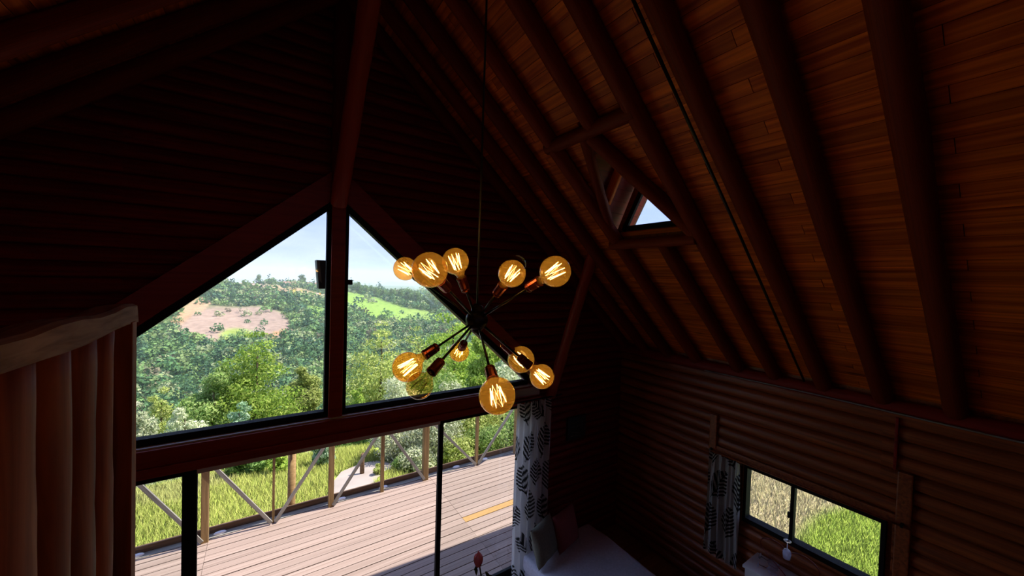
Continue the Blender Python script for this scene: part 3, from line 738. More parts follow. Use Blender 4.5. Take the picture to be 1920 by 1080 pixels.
def plant(name, uv, d, top_v, w_px, kind, mat, n, leaf, label, cat='tree', group=None, seed=1, droop=0.0, base=None, cache={}):
    """stand a plant where its stem would meet the land at depth d, as tall as its outline in the photo"""
    q = ray(*uv)*d; x, y = float(q[0]), float(q[1]); g = float(ground(x, y)) if base is None else base
    zt = H+ray(uv[0], top_v)[2]*d; h = max(.4, zt-g); w = w_px/F*d/2
    t = empty(name, (x, y, g-.05), label, cat, group)
    bl = blobs_conifer(h, w, seed) if kind == 'conifer' else blobs_round(h, w, seed, 18)
    link('foliage', leaves_mesh('foliage', bl, n, leaf, mat, seed, droop), None, t, Matrix.Translation((x, y, g-.05)))
    link('trunk', trunk_me(h*.85, max(.04, h*.018), seed), None, t, Matrix.Translation((x, y, g-.05)))
    return t
plant('conifer_tree', (478, 760), 26, 622, 175, 'conifer', 'leaf_conifer', 42000, .24, 'tall bright green conifer in the middle of the left window pane', seed=3, droop=.2)
plant('leafy_tree', (398, 770), 24, 676, 130, 'round', 'leaf_green', 26000, .20, 'broad feathery green tree left of the tall conifer', seed=4, droop=.2)
plant('shrub', (450, 790), 18, 742, 80, 'round', 'leaf_glossy', 5000, .14, 'small blue-green shrub in front of the tall conifer', 'shrub', seed=5)
plant('leafy_tree', (566, 760), 32, 676, 95, 'round', 'leaf_olive', 18000, .23, 'yellowish green tree between the conifer and the window post', seed=6)
plant('shrub', (262, 800), 19, 738, 95, 'round', 'leaf_pale', 8000, .15, 'pale green shrub at the left edge of the left pane', 'shrub', seed=7)
plant('shrub', (345, 800), 17, 752, 95, 'round', 'leaf_pale', 8000, .14, 'pale straggly shrub below the feathery tree', 'shrub', seed=8)
plant('shrub', (300, 780), 25, 715, 90, 'round', 'leaf_olive', 7000, .18, 'olive shrub behind the pale shrubs in the left pane', 'shrub', seed=9)
plant('conifer_tree', (712, 720), 30, 602, 150, 'conifer', 'leaf_olive', 27000, .24, 'olive conifer right of the centre window post', seed=10, droop=.15)
plant('conifer_tree', (850, 720), 24, 568, 160, 'conifer', 'leaf_conifer', 28000, .21, 'green conifer behind the hub of the lamp', seed=12, droop=.2)
plant('conifer_tree', (784, 720), 34, 612, 150, 'conifer', 'leaf_olive', 22000, .25, 'olive conifer between the two lower lamp arms', seed=11, droop=.15)
plant('leafy_tree', (905, 720), 20, 610, 100, 'round', 'leaf_conifer', 19000, .17, 'drooping bright green tree at the right corner of the right pane', seed=13, droop=.6)
plant('shrub', (742, 760), 16, 700, 120, 'round', 'leaf_pale', 8500, .12, 'whitish green shrub low in the right pane', 'shrub', seed=14)
plant('shrub', (672, 755), 19, 715, 55, 'round', 'leaf_conifer', 7000, .10, 'bright green shrub beside the centre post, low in the right pane', 'shrub', seed=15)
plant('shrub', (840, 745), 17, 712, 100, 'round', 'leaf_pale', 6000, .13, 'pale shrub under the drooping tree in the right pane', 'shrub', seed=16)
plant('shrub', (462, 880), 10.7, 836, 85, 'round', 'leaf_dark', 6000, .10, 'dark green bush at the end of the lawn, behind the deck railing', 'shrub', seed=17)
plant('shrub', (520, 872), 10.6, 832, 42, 'round', 'leaf_conifer', 1500, .14, 'small yellow-green sapling at the end of the lawn', 'shrub', seed=18)
plant('shrub', (606, 905), 11.2, 815, 48, 'round', 'leaf_glossy', 2400, .13, 'grey-green weeping bush at the near edge of the driveway', 'shrub', seed=19, droop=.9)
plant('shrub', (655, 850), 15.5, 800, 90, 'round', 'leaf_dark', 9500, .085, 'dark bush beyond the driveway', 'shrub', seed=20)
plant('shrub', (745, 880), 11.8, 768, 150, 'round', 'leaf_pale', 9500, .085, 'dense pale leafy shrub left of the thick railing post', 'shrub', seed=21)
plant('shrub', (825, 850), 11.5, 745, 165, 'round', 'leaf_pale', 9500, .085, 'dense pale leafy shrub behind the slim door stile', 'shrub', seed=22)
plant('shrub', (888, 850), 12.5, 735, 150, 'round', 'leaf_olive', 8000, .09, 'tall olive shrub behind the right door pane', 'shrub', seed=23)
plant('shrub', (945, 840), 13.5, 732, 150, 'round', 'leaf_dark', 7000, .10, 'dark green shrub next to the patterned curtain', 'shrub', seed=24)
plant('shrub', (760, 893), 10.6, 840, 55, 'round', 'leaf_green', 2200, .10, 'low green bush in front of the pale shrubs by the driveway', 'shrub', seed=25)
plant('shrub', (708, 912), 10.1, 890, 24, 'round', 'leaf_olive', 700, .07, 'tiny dry bush at the driveway beside the slim railing post', 'shrub', seed=26)

plant('shrub', (785, 900), 10.4, 838, 95, 'round', 'leaf_pale', 5000, .08, 'low pale shrub right behind the thick railing post', 'shrub', seed=27)
plant('shrub', (915, 870), 11.0, 800, 110, 'round', 'leaf_green', 6000, .085, 'green shrub behind the last railing post before the curtain', 'shrub', seed=28)
plant('shrub', (858, 880), 10.6, 820, 95, 'round', 'leaf_olive', 5500, .08, 'olive shrub just right of the slim door stile', 'shrub', seed=29)
plant('shrub', (975, 850), 11.5, 770, 110, 'round', 'leaf_green', 5000, .09, 'green shrub half hidden by the door curtain', 'shrub', seed=30)

# bushes that fill the slope below the house: copies of a few kinds
KINDS = []
for k, (mt, sh) in enumerate((('leaf_green', 'round'), ('leaf_pale', 'round'), ('leaf_olive', 'round'), ('leaf_dark', 'round'), ('leaf_far', 'round'), ('leaf_conifer', 'conifer'))):
    bl = blobs_round(1, .62, 80+k, 14, .05) if sh == 'round' else blobs_conifer(1, .34, 80+k, 9)
    KINDS.append((leaves_mesh('foliage', bl, 2600, .06, mt, 90+k), sh))
KNAME = ['plain green', 'silvery', 'olive', 'dark green', 'bluish green', 'pointed']
tk = trunk_me(.8, .02, 77)
def bush(x, y, h, k, label, group, name='bush'):
    g = float(ground(x, y)); t = empty(name, (x, y, g-.1), label, 'bush' if KINDS[k][1] == 'round' else 'tree', group)
    mw = Matrix.Translation((x, y, g-.1)) @ Matrix.Rotation(random.random()*6.28, 4, 'Z') @ Matrix.Diagonal((h*random.uniform(.9, 1.25), h*random.uniform(.9, 1.25), h, 1))
    link('foliage', KINDS[k][0], None, t, mw); link('trunk', tk, None, t, mw)
cnt = 0; tries = 0; BUSH = []
while cnt < 170 and tries < 6000:
    tries += 1
    az = math.radians(random.uniform(-19, 42)); r = 17*(78/17)**random.random()
    x, y = r*math.sin(az), r*math.cos(az)
    if r < 21 and az < math.radians(14): continue
    k = random.choices(range(6), (4, 4, 3, 2, 5, 1))[0]; h = random.uniform(1.6, 3.4)*(1+r/90)
    if h > 0.55*(H-float(ground(x, y))): h = .55*(H-float(ground(x, y)))
    uu, vv = to_uv(np.array(x), np.array(y), ground(x, y)+h*.7)
    if not (215 < uu < 1000 and vv < 930) or any(math.hypot(x-a, y-b) < .38*(h+c) for a, b, c in BUSH): continue
    BUSH.append((x, y, h)); far = 'on the near slope' if r < 34 else 'down in the valley'
    side = ('far left of left pane' if uu < 330 else 'left of the tall conifer' if uu < 430 else 'around the tall conifer' if uu < 535 else 'beside the centre window post' if uu < 700 else 'behind the lower lamp bulbs' if uu < 850 else 'towards the curtain')
    bush(x, y, h, k, f'{"tall" if h > 3.2 else "low"} {KNAME[k]} {"bush" if k < 5 else "young tree"} {far}, {side}', f'{KNAME[k]} bushes {far}, {side}', 'bush' if k < 5 else 'young_tree'); cnt += 1

ORD = 'first second third fourth fifth sixth seventh eighth ninth tenth eleventh twelfth thirteenth fourteenth fifteenth sixteenth seventeenth eighteenth nineteenth twentieth'.split()
ORD += ['twenty-'+o for o in ORD[:9]]+['thirtieth']+['thirty-'+o for o in ORD[:9]]
def tell_apart(names):
    """things that look alike are told apart by their order from the left"""
    by = {}
    for o in [o for o in COL.objects if o.name.split('.')[0] in names and 'label' in o]: by.setdefault(o['label'], []).append(o)
    for lab, os_ in by.items():
        if len(os_) < 2: continue
        os_.sort(key=lambda o: float(to_uv(np.array(o.location.x), np.array(o.location.y), np.array(o.location.z))[0]))
        for i, o in enumerate(os_): o['label'] = f'{lab}, {ORD[i]} from left'
tell_apart(('bush', 'young_tree'))
# woods on the hill across the valley: far too many to count
def woods():
    rg = np.random.default_rng(5)
    n = 17000; az = np.radians(rg.uniform(-20, 43, n)); r = 74*(540/74)**(rg.random(n)**.85)
    x, y = r*np.sin(az), r*np.cos(az); z = ground(x, y); keep = np.ones(n, bool); thin = rg.random(n)
    for w, c in patches(x, y, z): keep &= ~((w > .35) & (thin > .03))
    for tx, ty, th_ in HILL: keep &= np.hypot(x-tx, y-ty) > th_*.4
    dens = .5+.5*fbm(x*.02, y*.02, 6); keep &= thin < .62+.38*dens
    x, y, z, r = x[keep], y[keep], z[keep], r[keep]; m = len(x)
    s = (1.0+1.5*rg.random(m)**2)*(1+r/480); hh = s*(.75+.45*rg.random(m)); con = rg.random(m) < .06; hh[con] *= 1.9; s[con] *= .65
    q = np.where(r < 150, 95, np.where(r < 260, 60, 34)); ti = np.repeat(np.arange(m), q); k = len(ti)
    d = rg.normal(size=(k, 3)); d[:, 2] = np.abs(d[:, 2])*1.1-.35; d /= np.linalg.norm(d, axis=1)[:, None]
    lump = 1+.22*np.sin(d[:, 0]*5+ti)*np.sin(d[:, 1]*6+2*ti)
    c = d*np.stack([s, s, hh], -1)[ti]*(lump*(.72+.34*rg.random(k)))[:, None]+np.stack([x, y, z+hh*.45], -1)[ti]
    nr = d+.55*rg.normal(size=(k, 3)); nr /= np.linalg.norm(nr, axis=1)[:, None]
    t = np.cross(nr, rg.normal(size=(k, 3))); t /= np.linalg.norm(t, axis=1)[:, None]; b2 = np.cross(nr, t)
    sz = (s[ti]*np.where(q[ti] > 90, .17, np.where(q[ti] > 50, .21, .28))*(.7+.6*rg.random(k)))[:, None]
    V = np.stack([c-t*sz, c+b2*sz*.8, c+t*sz, c-b2*sz*.8], 1).reshape(-1, 3); Fc = np.arange(4*k).reshape(k, 4)
    pal = np.array([(.10, .20, .08), (.14, .25, .11), (.20, .32, .11), (.30, .39, .15), (.38, .42, .22), (.24, .21, .13), (.09, .17, .10)]); pr = np.array([5, 6, 5, 4, 3, 1, 3])/27
    tc = pal[rg.choice(7, m, p=pr)]*(.85+.3*rg.random((m, 1))); tc[con] = (.07, .14, .075)
    lc = tc[ti]*(.75+.5*rg.random((k, 1)))
    me = mesh('woodland', V, Fc, 'wood_leaf'); ca = me.color_attributes.new('tint', 'FLOAT_COLOR', 'POINT')
    ca.data.foreach_set('color', np.concatenate([np.repeat(lc, 4, axis=0), np.ones((4*k, 1))], 1).astype(np.float32).ravel())
    setp(link('woodland', me), 'bluish green woods covering the hillside across the valley', 'woods', kind='stuff')
# a row of dark trees along the crest of the pasture, and the lone tree on the left crest
far_con = leaves_mesh('foliage', blobs_conifer(1, .26, 61, 9), 900, .09, 'leaf_dark', 62)
far_rnd = leaves_mesh('foliage', blobs_round(1, .42, 63, 12, .2), 900, .09, 'leaf_far', 64)
HILL = []
def far_tree(u, v, d, h, me, label, group):
    q = ray(u, v)*d; x, y = float(q[0]), float(q[1]); HILL.append((x, y, h)); g = float(ground(x, y)); t = empty('hill_tree', (x, y, g-.2), label, 'tree', group)
    mw = Matrix.Translation((x, y, g-.2)) @ Matrix.Rotation(random.random()*6, 4, 'Z') @ Matrix.Diagonal((h, h, h, 1))
    link('foliage', me, None, t, mw); link('trunk', tk, None, t, mw)
for i in range(34):
    u = 656+i*5.2+random.uniform(-2, 2); far_tree(u, 560+i*.5, 395-i*2.2, random.uniform(9, 14), far_con if i % 3 else far_rnd, f'{"dark pointed" if i % 3 else "paler round"} tree on the crest, {ORD[i]} from the window post', 'trees along the pasture crest')
far_tree(566, 545, 400, 15, far_rnd, 'lone tall tree on the crest left of the speaker', None)
far_tree(485, 530, 410, 11, far_rnd, 'round tree on the bare left end of the crest', None)
for u, d in ((540, 390), (556, 395)): far_tree(u, 548, d, 6, far_rnd, f'low tree on the crest, {"farther" if u < 550 else "closer"} of two left of the lone tall tree', 'low trees on the crest')
woods()
# houses on the far crest
def house(u, v, d, w, h, label):
    x, y, g, t = hit(u, v) if d is None else (*(float(k) for k in (ray(u, v)*d)[:2]), None, d)
    g = float(ground(x, y)); e = empty('farmhouse', (x, y, g), label, 'house')
    box('wall', (x-w/2, y-3, g-1), (x+w/2, y+3, g+h), 'house_wall', e)
    prism('roof', [(x-w/2-.5, y-3.5, g+h), (x-w/2-.5, y+3.5, g+h), (x-w/2-.5, y, g+h+2)], (w+1, 0, 0), 'house_roof', e)
    for k in range(max(2, int(w/4))): xx = x-w/2+(k+.6)*w/max(2, int(w/4)); box('window', (xx-.5, y-3.05, g+1), (xx+.5, y-2.98, g+h-.6), 'window_dark', e)
house(598, 553, 385, 22, 3.4, 'long pale farmhouse on the crest left of the window post')
house(543, 549, 370, 10, 2.6, 'small ochre farmhouse on the crest below the mountains')
# driveway, kerb post
def driveway():
    pts = [hit(655, 948)[:2], hit(660, 925)[:2], hit(666, 905)[:2], hit(680, 888)[:2], hit(702, 878)[:2], hit(735, 872)[:2], hit(790, 868)[:2]]; wd = [.42, .48, .55, .62, .62, .6, .6]; v = []; n = 9
    for i, (x, y) in enumerate(pts):
        a = Vector(pts[max(0, i-1)]); b = Vector(pts[min(len(pts)-1, i+1)]); t = (b-a).normalized(); s = Vector((t.y, -t.x))
        for j in range(n):
            p = Vector((x, y))+s*wd[i]*(j/(n-1)*2-1); v.append((p.x, p.y, float(ground(p.x, p.y))+.06))
    f = [[i*n+j, i*n+j+1, (i+1)*n+j+1, (i+1)*n+j] for i in range(len(pts)-1) for j in range(n-1)]
    me = mesh('driveway', v, f, 'concrete', True)
    setp(link('driveway', me), 'pale curved concrete driveway below the deck', 'driveway', kind='structure')
driveway()
q = P(678, 925, 10.2); gz = float(ground(q.x, q.y))
tube('bollard', [(q.x, q.y, gz-.05), (q.x, q.y, gz+.5), (q.x+.01, q.y, gz+.62)], .06, 'kick_wood', None, 8, rads=[.06, .06, .03])
setp(bpy.data.objects['bollard'], 'short dark wooden bollard standing on the pale driveway', 'bollard')

# grass blades
def grass(name, n, region, hmin, hmax, label, seed, shade):
    rg = np.random.default_rng(seed); x, y = region(rg, n); m = len(x); z = ground(x, y)
    a = rg.random(m)*6.28; h = hmin+(hmax-hmin)*rg.random(m); w = .005+.006*rg.random(m); lean = rg.normal(size=(m, 2))*.35*h[:, None]
    sx, sy = np.cos(a)*w, np.sin(a)*w
    v = np.stack([np.stack([x-sx, y-sy, z-.02], -1), np.stack([x+sx, y+sy, z-.02], -1), np.stack([x+lean[:, 0], y+lean[:, 1], z+h], -1)], 1).reshape(-1, 3)
    c = shade(rg, x, y); c = np.repeat(c, 3, axis=0)
    me = mesh(name, v, np.arange(3*m).reshape(m, 3), 'grass_blade')
    ca = me.color_attributes.new('tint', 'FLOAT_COLOR', 'POINT'); ca.data.foreach_set('color', np.concatenate([c, np.ones((len(c), 1))], 1).astype(np.float32).ravel())
    setp(link(name, me), label, 'grass', kind='stuff')
def reg_lawn(rg, n):
    x = rg.uniform(-6, 3.2, n); y = rg.uniform(7.3, 15.5, n); k = (np.hypot(x, y) < 16)
    for px, py, w in [(*hit(u_, v_)[:2], w_) for u_, v_, w_ in ((655, 948, .5), (660, 925, .55), (666, 905, .62), (674, 895, .66), (688, 884, .7))]: k &= np.hypot(x-px, y-py) > w
    return x[k], y[k]
def sh_lawn(rg, x, y):
    t = rg.random((len(x), 1)); c = np.array([.38, .50, .08])*(1-t)+np.array([.68, .68, .20])*t
    d = (fbm(x*.8, y*.8, 3) > .55)[:, None]*.5; return c*(1-d)+np.array([.62, .58, .25])*d
grass('lawn_grass', 150000, reg_lawn, .08, .24, 'bright yellow-green lawn grass below the deck', 21, sh_lawn)
def reg_side(rg, n):
    return rg.uniform(5.3, 11, n), rg.uniform(-.5, 6, n)
def sh_side(rg, x, y):
    n2 = fbm(x*.3, y*.3, 5)*.5; d = sstep(2.30, 2.62, y+.25*np.maximum(x-8.6, 0)+n2*.22)[:, None]; t = rg.random((len(x), 1))
    g = np.array([.30, .46, .06])*(1-t)+np.array([.52, .64, .14])*t; b = np.array([.62, .50, .32])*(1-t)+np.array([.55, .52, .26])*t
    return g*(1-d)+b*d
def reg_green(rg, n):
    x, y = reg_side(rg, n); n2 = fbm(x*.3, y*.3, 5)*.5; d = sstep(2.30, 2.62, y+.25*np.maximum(x-8.6, 0)+n2*.22); k = rg.random(n) > d*.35
    return x[k], y[k]
grass('side_grass', 150000, reg_green, .04, .17, 'bright green and dry grass outside the low side window', 22, sh_side)

# ------------------------------------------------------------------ the lamp
HUB = P(894, 600, 1.36)
ch = empty('chandelier', HUB, 'black starburst pendant lamp with amber globe bulbs on copper sockets', 'pendant lamp')
tube('hanging_rod', [HUB, HUB+Vector((.002, 0, 1.2)), Vector((HUB.x, HUB.y, zraf(HUB.x)-.02))], .004, 'hub_black', ch)
def ball(name, c, r, mat, parent, sub=3):
    bm = bmesh.new(); bmesh.ops.create_icosphere(bm, subdivisions=sub, radius=r); me = bpy.data.meshes.new(name); bm.to_mesh(me); bm.free()
    me.polygons.foreach_set('use_smooth', np.ones(len(me.polygons), dtype=bool)); me.materials.append(MATS[mat])
    return link(name, me, None, parent, Matrix.Translation(c))
ball('hub', HUB, .041, 'hub_black', ch)
link('hub_collar', lathe_me('hub_collar', [(0, -.045), (.018, -.045), (.022, -.03), (.022, .05), (.01, .06), (0, .06)], 'hub_black'), None, ch, frame_x(HUB, HUB+Vector((0, 0, 1))))
BULBS = [(760, 504, 44, 1.52, 1), (806, 506, 67, 1.03, 1), (854, 490, 50, 1.27, 1), (968, 497, 38, 1.68, 0), (960, 513, 52, 1.18, 1), (1041, 509, 59, 1.15, 1),
         (764, 688, 56, 1.22, 1), (787, 723, 51, 1.12, 0), (861, 660, 37, 1.66, 1), (932, 742, 69, 1.0, 1), (977, 674, 50, 1.52, 1), (1016, 706, 46, 1.40, 1)]
def bulb_profile(R):
    """globe of radius R centred at x = 0, neck towards negative x"""
    pr = []; a0 = math.asin(min(.9, .013/R*1.15)); n = 18
    pr.append((.0125, -R-.030)); pr.append((.0128, -R-.018)); pr.append((.0145, -R*1.0-.006))
    for i in range(n+1):
        a = a0*1.35+(math.pi-a0*1.35)*i/n; pr.append((max(.0002, R*math.sin(a)), -R*math.cos(a)))
    return pr
def filament_pts(R, k):
    s = R/.036; p = []
    for i in range(14):
        a = 2*math.pi*i/14; rr = .010*s if i % 2 else .0145*s
        p.append(((-.022 if i % 2 else .018)*s, rr*math.cos(a), rr*math.sin(a)))
    return p
for u, v, px, d, lit in BULBS:
    c = P(u, v, d); R = px*d/F/2; ax = (c-HUB).normalized(); m = frame_x(c, c+ax)
    dist = (c-HUB).length; s_out = dist-R-.016; s_in = s_out-.056
    tube('arm', [HUB+ax*.03, HUB+ax*(s_in+.004)], .0042, 'hub_black', ch, 8)
    so = lathe_me('socket', [(0, 0), (.012, 0), (.0165, .004), (.0165, .010), (.0155, .012), (.0175, .016), (.0175, .046), (.0185, .048), (.0185, .056), (.014, .056)], 'copper', 14, False)
    link('lamp_socket', so, None, ch, frame_x(HUB+ax*s_in, c))
    b = link('bulb', lathe_me('bulb', bulb_profile(R), 'amber_glass' if lit else 'dim_glass', 32), None, ch, m)
    fp = [m @ Vector(p) for p in filament_pts(R, 0)]
    tube('filament', fp, .0013 if lit else .0008, 'filament' if lit else 'filament_off', b, 5)
    tube('filament_stem', [m @ Vector((-R-.012, 0, 0)), m @ Vector((-R*.45, 0, 0))], .003, 'clear_glass', b, 6)
    if lit:
        ld = bpy.data.lights.new('bulb_light', 'POINT'); ld.energy = .04; ld.color = (1, .60, .22); ld.shadow_soft_size = .012
        lo_ = bpy.data.objects.new('bulb_light', ld); COL.objects.link(lo_); lo_.parent = b; lo_.matrix_parent_inverse = world_of(b).inverted(); lo_.location = c

# ------------------------------------------------------------------ curtains
def palm_print(u, v, seed):
    """1 where a dark palm frond is printed; u across, v up, in metres"""
    rg = np.random.default_rng(seed); ink = np.zeros(u.shape); 
    for i in range(-1, 12):
        for j in range(-1, 6):
            cx = j*.42+(.21 if i % 2 else 0)+rg.uniform(-.04, .04); cy = i*.46+rg.uniform(-.06, .06); a = rg.uniform(-.7, .7)+(math.pi/2 if rg.random() < .8 else 2.2); Lf = rg.uniform(.34, .46)
            du, dv = u-cx, v-cy; s = (du*math.cos(a)+dv*math.sin(a))/Lf+.5; t = np.abs(-du*math.sin(a)+dv*math.cos(a))/Lf
            wd = .36*np.sin(np.pi*np.clip(s, 0, 1))**.7
            st = ((s-.75*t)*8) % 1.0
            ink = np.maximum(ink, ((s > 0) & (s < 1) & (t < wd) & (st < .58)) | ((s > -.1) & (s < 1) & (t < .012)))
    return ink
def curtain(name, origin, along, width, height, folds, depth, label, seed, flare=1.0, base=(.78, .78, .80), ink=(.035, .035, .035), gather=1.9):
    nu, nv = 130, 260; U, V = np.meshgrid(np.linspace(0, 1, nu), np.linspace(0, 1, nv)); along = Vector(along).normalized(); out = Vector((0, 0, 1)).cross(along)
    ph = 2*math.pi*folds*U+.5*np.sin(5*V+seed); amp = depth*(.55+.45*V)*(1+.25*np.sin(9*U+seed))
    sp_ = (U-.5)*(1+(flare-1)*V)+.5; off = amp*np.sin(ph)+depth*.25*np.sin(2.3*ph+1); hz = -V*height+.012*np.sin(ph)*V
    X = origin[0]+along.x*sp_*width+out.x*off; Y = origin[1]+along.y*sp_*width+out.y*off; Z = origin[2]+hz
    v = np.stack([X-origin[0], Y-origin[1], Z-origin[2]], -1).reshape(-1, 3); i, j = np.meshgrid(np.arange(nv-1), np.arange(nu-1), indexing='ij'); a = (i*nu+j).ravel()
    me = mesh(name, v, np.stack([a, a+1, a+nu+1, a+nu], -1), 'curtain', True)
    k = palm_print(U*width*gather, (1-V)*height, seed)[..., None]; c = np.array(base)*(1-k)+np.array(ink)*k
    ca = me.color_attributes.new('print', 'FLOAT_COLOR', 'POINT'); ca.data.foreach_set('color', np.concatenate([c.reshape(-1, 3), np.ones((nu*nv, 1))], 1).astype(np.float32).ravel())
    t = empty(name, origin, label, 'curtain'); link('cloth', me, None, t, Matrix.Translation(origin)); return t
cu = curtain('door_curtain', (2.70, GY-.16, 2.40), (1, 0, 0), .56, 2.36, 5, .045, 'white curtain with dark palm leaves gathered right of the sliding door', 5)
cr_ = empty('curtain_rod', (2.6, GY-.16, 2.42), 'thin dark curtain rod above the door curtain', 'curtain rod')
tube('rod', [(2.55, GY-.16, 2.42), (3.45, GY-.16, 2.42)], .011, 'hub_black', cr_)
box('rod_bracket', (3.30, GY-.17, 2.41), (3.32, GY-.0, 2.43), 'hub_black', cr_)
curtain('window_curtain', (XR-.13, 2.10, 1.875), (0, 1, 0), .37, 1.28, 4, .04, 'greyish curtain with dark palm leaves beside the low side window', 9, 1.12, base=(.60, .60, .57), ink=(.03, .03, .03))
r2 = empty('curtain_rod', (XR-.12, 1.5, 1.9), 'long thin wooden curtain rod above the low side window', 'curtain rod')
tube('rod', [(XR-.12, .66, 1.895), (XR-.12, 2.57, 1.885)], .010, 'side_siding', r2)
box('rod_bracket', (XR-.13, .74, 1.88), (XR-.05, .76, 1.91), 'hub_black', r2); box('rod_bracket', (XR-.13, 2.46, 1.88), (XR-.05, 2.48, 1.91), 'hub_black', r2)

# ------------------------------------------------------------------ daybed with cushions
def cushion_me(name, w, h, t, mat, seed):
    n = 22; v = []; f = []
    for sd in (1, -1):
        for i in range(n+1):
            for j in range(n+1):
                a, b = i/n*2-1, j/n*2-1; e = (1-a**4)**.55*(1-b**4)**.55; pin = 1-.09*(1-abs(a)**2)*abs(b)**3; pin2 = 1-.09*(1-abs(b)**2)*abs(a)**3
                wr = .006*math.sin(7*a+seed)*math.sin(6*b+2*seed)
                v.append((a*w/2*pin2, sd*(t/2*e+(wr if e > .2 else 0)), b*h/2*pin))
        o = 0 if sd == 1 else (n+1)**2
        for i in range(n):
            for j in range(n):
                q_ = [o+i*(n+1)+j, o+(i+1)*(n+1)+j, o+(i+1)*(n+1)+j+1, o+i*(n+1)+j+1]; f.append(q_ if sd == -1 else q_[::-1])
    me = mesh(name, v, f, mat, True); bm = bmesh.new(); bm.from_mesh(me); bmesh.ops.remove_doubles(bm, verts=bm.verts[:], dist=.0005); bmesh.ops.recalc_face_normals(bm, faces=bm.faces[:]); bm.to_mesh(me); bm.free()
    return me
db = empty('daybed', (3.38, 3.2, 0), 'low upholstered daybed in grey-lavender cloth beside the curtain', 'daybed')
def soft_box(name, lo_, hi_, mat, parent, sag=.02, bev=.05):
    lo_, hi_ = Vector(lo_), Vector(hi_); bm = bmesh.new(); bmesh.ops.create_cube(bm, size=1)
    for v in bm.verts: v.co = Vector([v.co[k]*(hi_[k]-lo_[k]) for k in range(3)])
    bmesh.ops.bevel(bm, geom=bm.edges[:], offset=bev, segments=4, affect='EDGES', profile=.5)
    bmesh.ops.subdivide_edges(bm, edges=[e for e in bm.edges if e.calc_length() > .2], cuts=10, use_grid_fill=True)
    for v in bm.verts: v.co += Vector((1, 1, 1))*0 + Vector((0, 0, 1))*(sag*noise.noise(v.co*4.0)) + v.co.normalized()*.006*noise.noise(v.co*13)
    me = bpy.data.meshes.new(name); bm.to_mesh(me); bm.free(); me.polygons.foreach_set('use_smooth', np.ones(len(me.polygons), dtype=bool)); me.materials.append(MATS[mat])
    return link(name, me, None, parent, Matrix.Translation((lo_+hi_)/2))
soft_box('mattress', (2.80, 2.55, .26), (4.02, 3.78, .47), 'sofa_cloth', db, .03, .06)
soft_box('skirt', (2.84, 2.59, .06), (3.98, 3.76, .27), 'sofa_cloth', db, .0, .02)
for x in (2.9, 3.9):
    for y in (2.65, 3.68): box('leg', (x-.03, y-.03, 0), (x+.03, y+.03, .07), 'kick_wood', db)
def cushion(name, c, w, h, t, mat, rz, rx, label):
    mw = Matrix.Translation(c) @ Matrix.Rotation(rz, 4, 'Z') @ Matrix.Rotation(rx, 4, 'X')
    setp(link(name, cushion_me(name, w, h, t, mat, len(label)), None, None, mw), label, 'cushion', 'cushions on the daybed')
cushion('cushion', (2.99, 3.56, .70), .46, .46, .16, 'pillow_green', .35, -.30, 'dull olive-grey cushion leaning by the door curtain')
cushion('cushion', (3.39, 3.60, .70), .46, .46, .16, 'pillow_red', .25, -.28, 'dusky red cushion right of the olive-grey one')

# small picture on the dark gable wall
pc = empty('picture', (3.88, GY-.03, 1.66), 'small dim framed picture with pale stripes on the gable wall', 'picture')
box('picture_frame', (3.70, GY-.035, 1.66), (4.06, GY-.005, 1.99), 'picture_dark', pc)
for k in range(5):
    pts = [(3.76+i*.03, GY-.037, 1.71+k*.05+.012*math.sin(i*.8+k)) for i in range(9)]
    tube('pale_stripe', pts, .006, 'picture_pale', pc, 5)

# ------------------------------------------------------------------ side table with glassware
st = empty('side_table', (4.66, 1.55, 0), 'white wooden side table below the low side window', 'table')
box('table_top', (4.47, 1.12, .872), (4.83, 1.90, .90), 'white_paint', st, .004)
box('apron', (4.49, 1.15, .78), (4.81, 1.88, .872), 'white_paint', st)
for x in (4.495, 4.775):
    for y in (1.155, 1.845): box('leg', (x, y, 0), (x+.035, y+.035, .78), 'white_paint', st)
ht = empty('heart_stand', (4.63, 1.53, .9), 'heart-shaped dark red wire stand on the white side table', 'wire stand')
hp = []
for i in range(60):
    t = 2*math.pi*i/60; a = 16*math.sin(t)**3; b = 13*math.cos(t)-5*math.cos(2*t)-2*math.cos(3*t)-math.cos(4*t)
    hp.append(Vector((4.63, 1.53+a/16*.265, 1.115+b/17*.20)))
tube('heart_wire', hp, .0045, 'red_wire', ht, 8, closed=True)
tube('stand_foot', [(4.57, 1.53, .905), (4.70, 1.53, .905)], .005, 'red_wire', ht); tube('stand_foot', [(4.635, 1.47, .905), (4.635, 1.59, .905)], .005, 'red_wire', ht)
bowl_me = lathe_me('glass_bowl', [(.004, .082), (.010, .088), (.026, .098), (.037, .120), (.0385, .142), (.034, .172), (.031, .190)], 'cut_glass', 14, False)
stem_me = {m: lathe_me('glass_stem', [(.0048, .014), (.0036, .03), (.0034, .07), (.0045, .084)], m, 10) for m in ('cut_glass', 'dark_stem')}
foot_me = lathe_me('glass_foot', [(0, 0), (.030, 0), (.034, .002), (.033, .005), (.012, .009), (.005, .015)], 'cut_glass', 24)
def glass(mw, label, stem='cut_glass'):
    t = empty('wine_glass', mw.translation, label, 'wine glass', 'wine glasses on the side table')
    link('glass_bowl', bowl_me, None, t, mw); link('glass_stem', stem_me[stem], None, t, mw); link('glass_foot', foot_me, None, t, mw)
glass(frame_x((4.60, 1.535, 1.345), (4.60, 1.535, 1.0)), 'upside-down clear wine glass hanging at the dip of the heart stand')
glass(frame_x((4.735, 1.835, .936), (4.715, 1.70, .940)), 'clear wine glass lying on the white table, nearest the curtain', 'dark_stem')
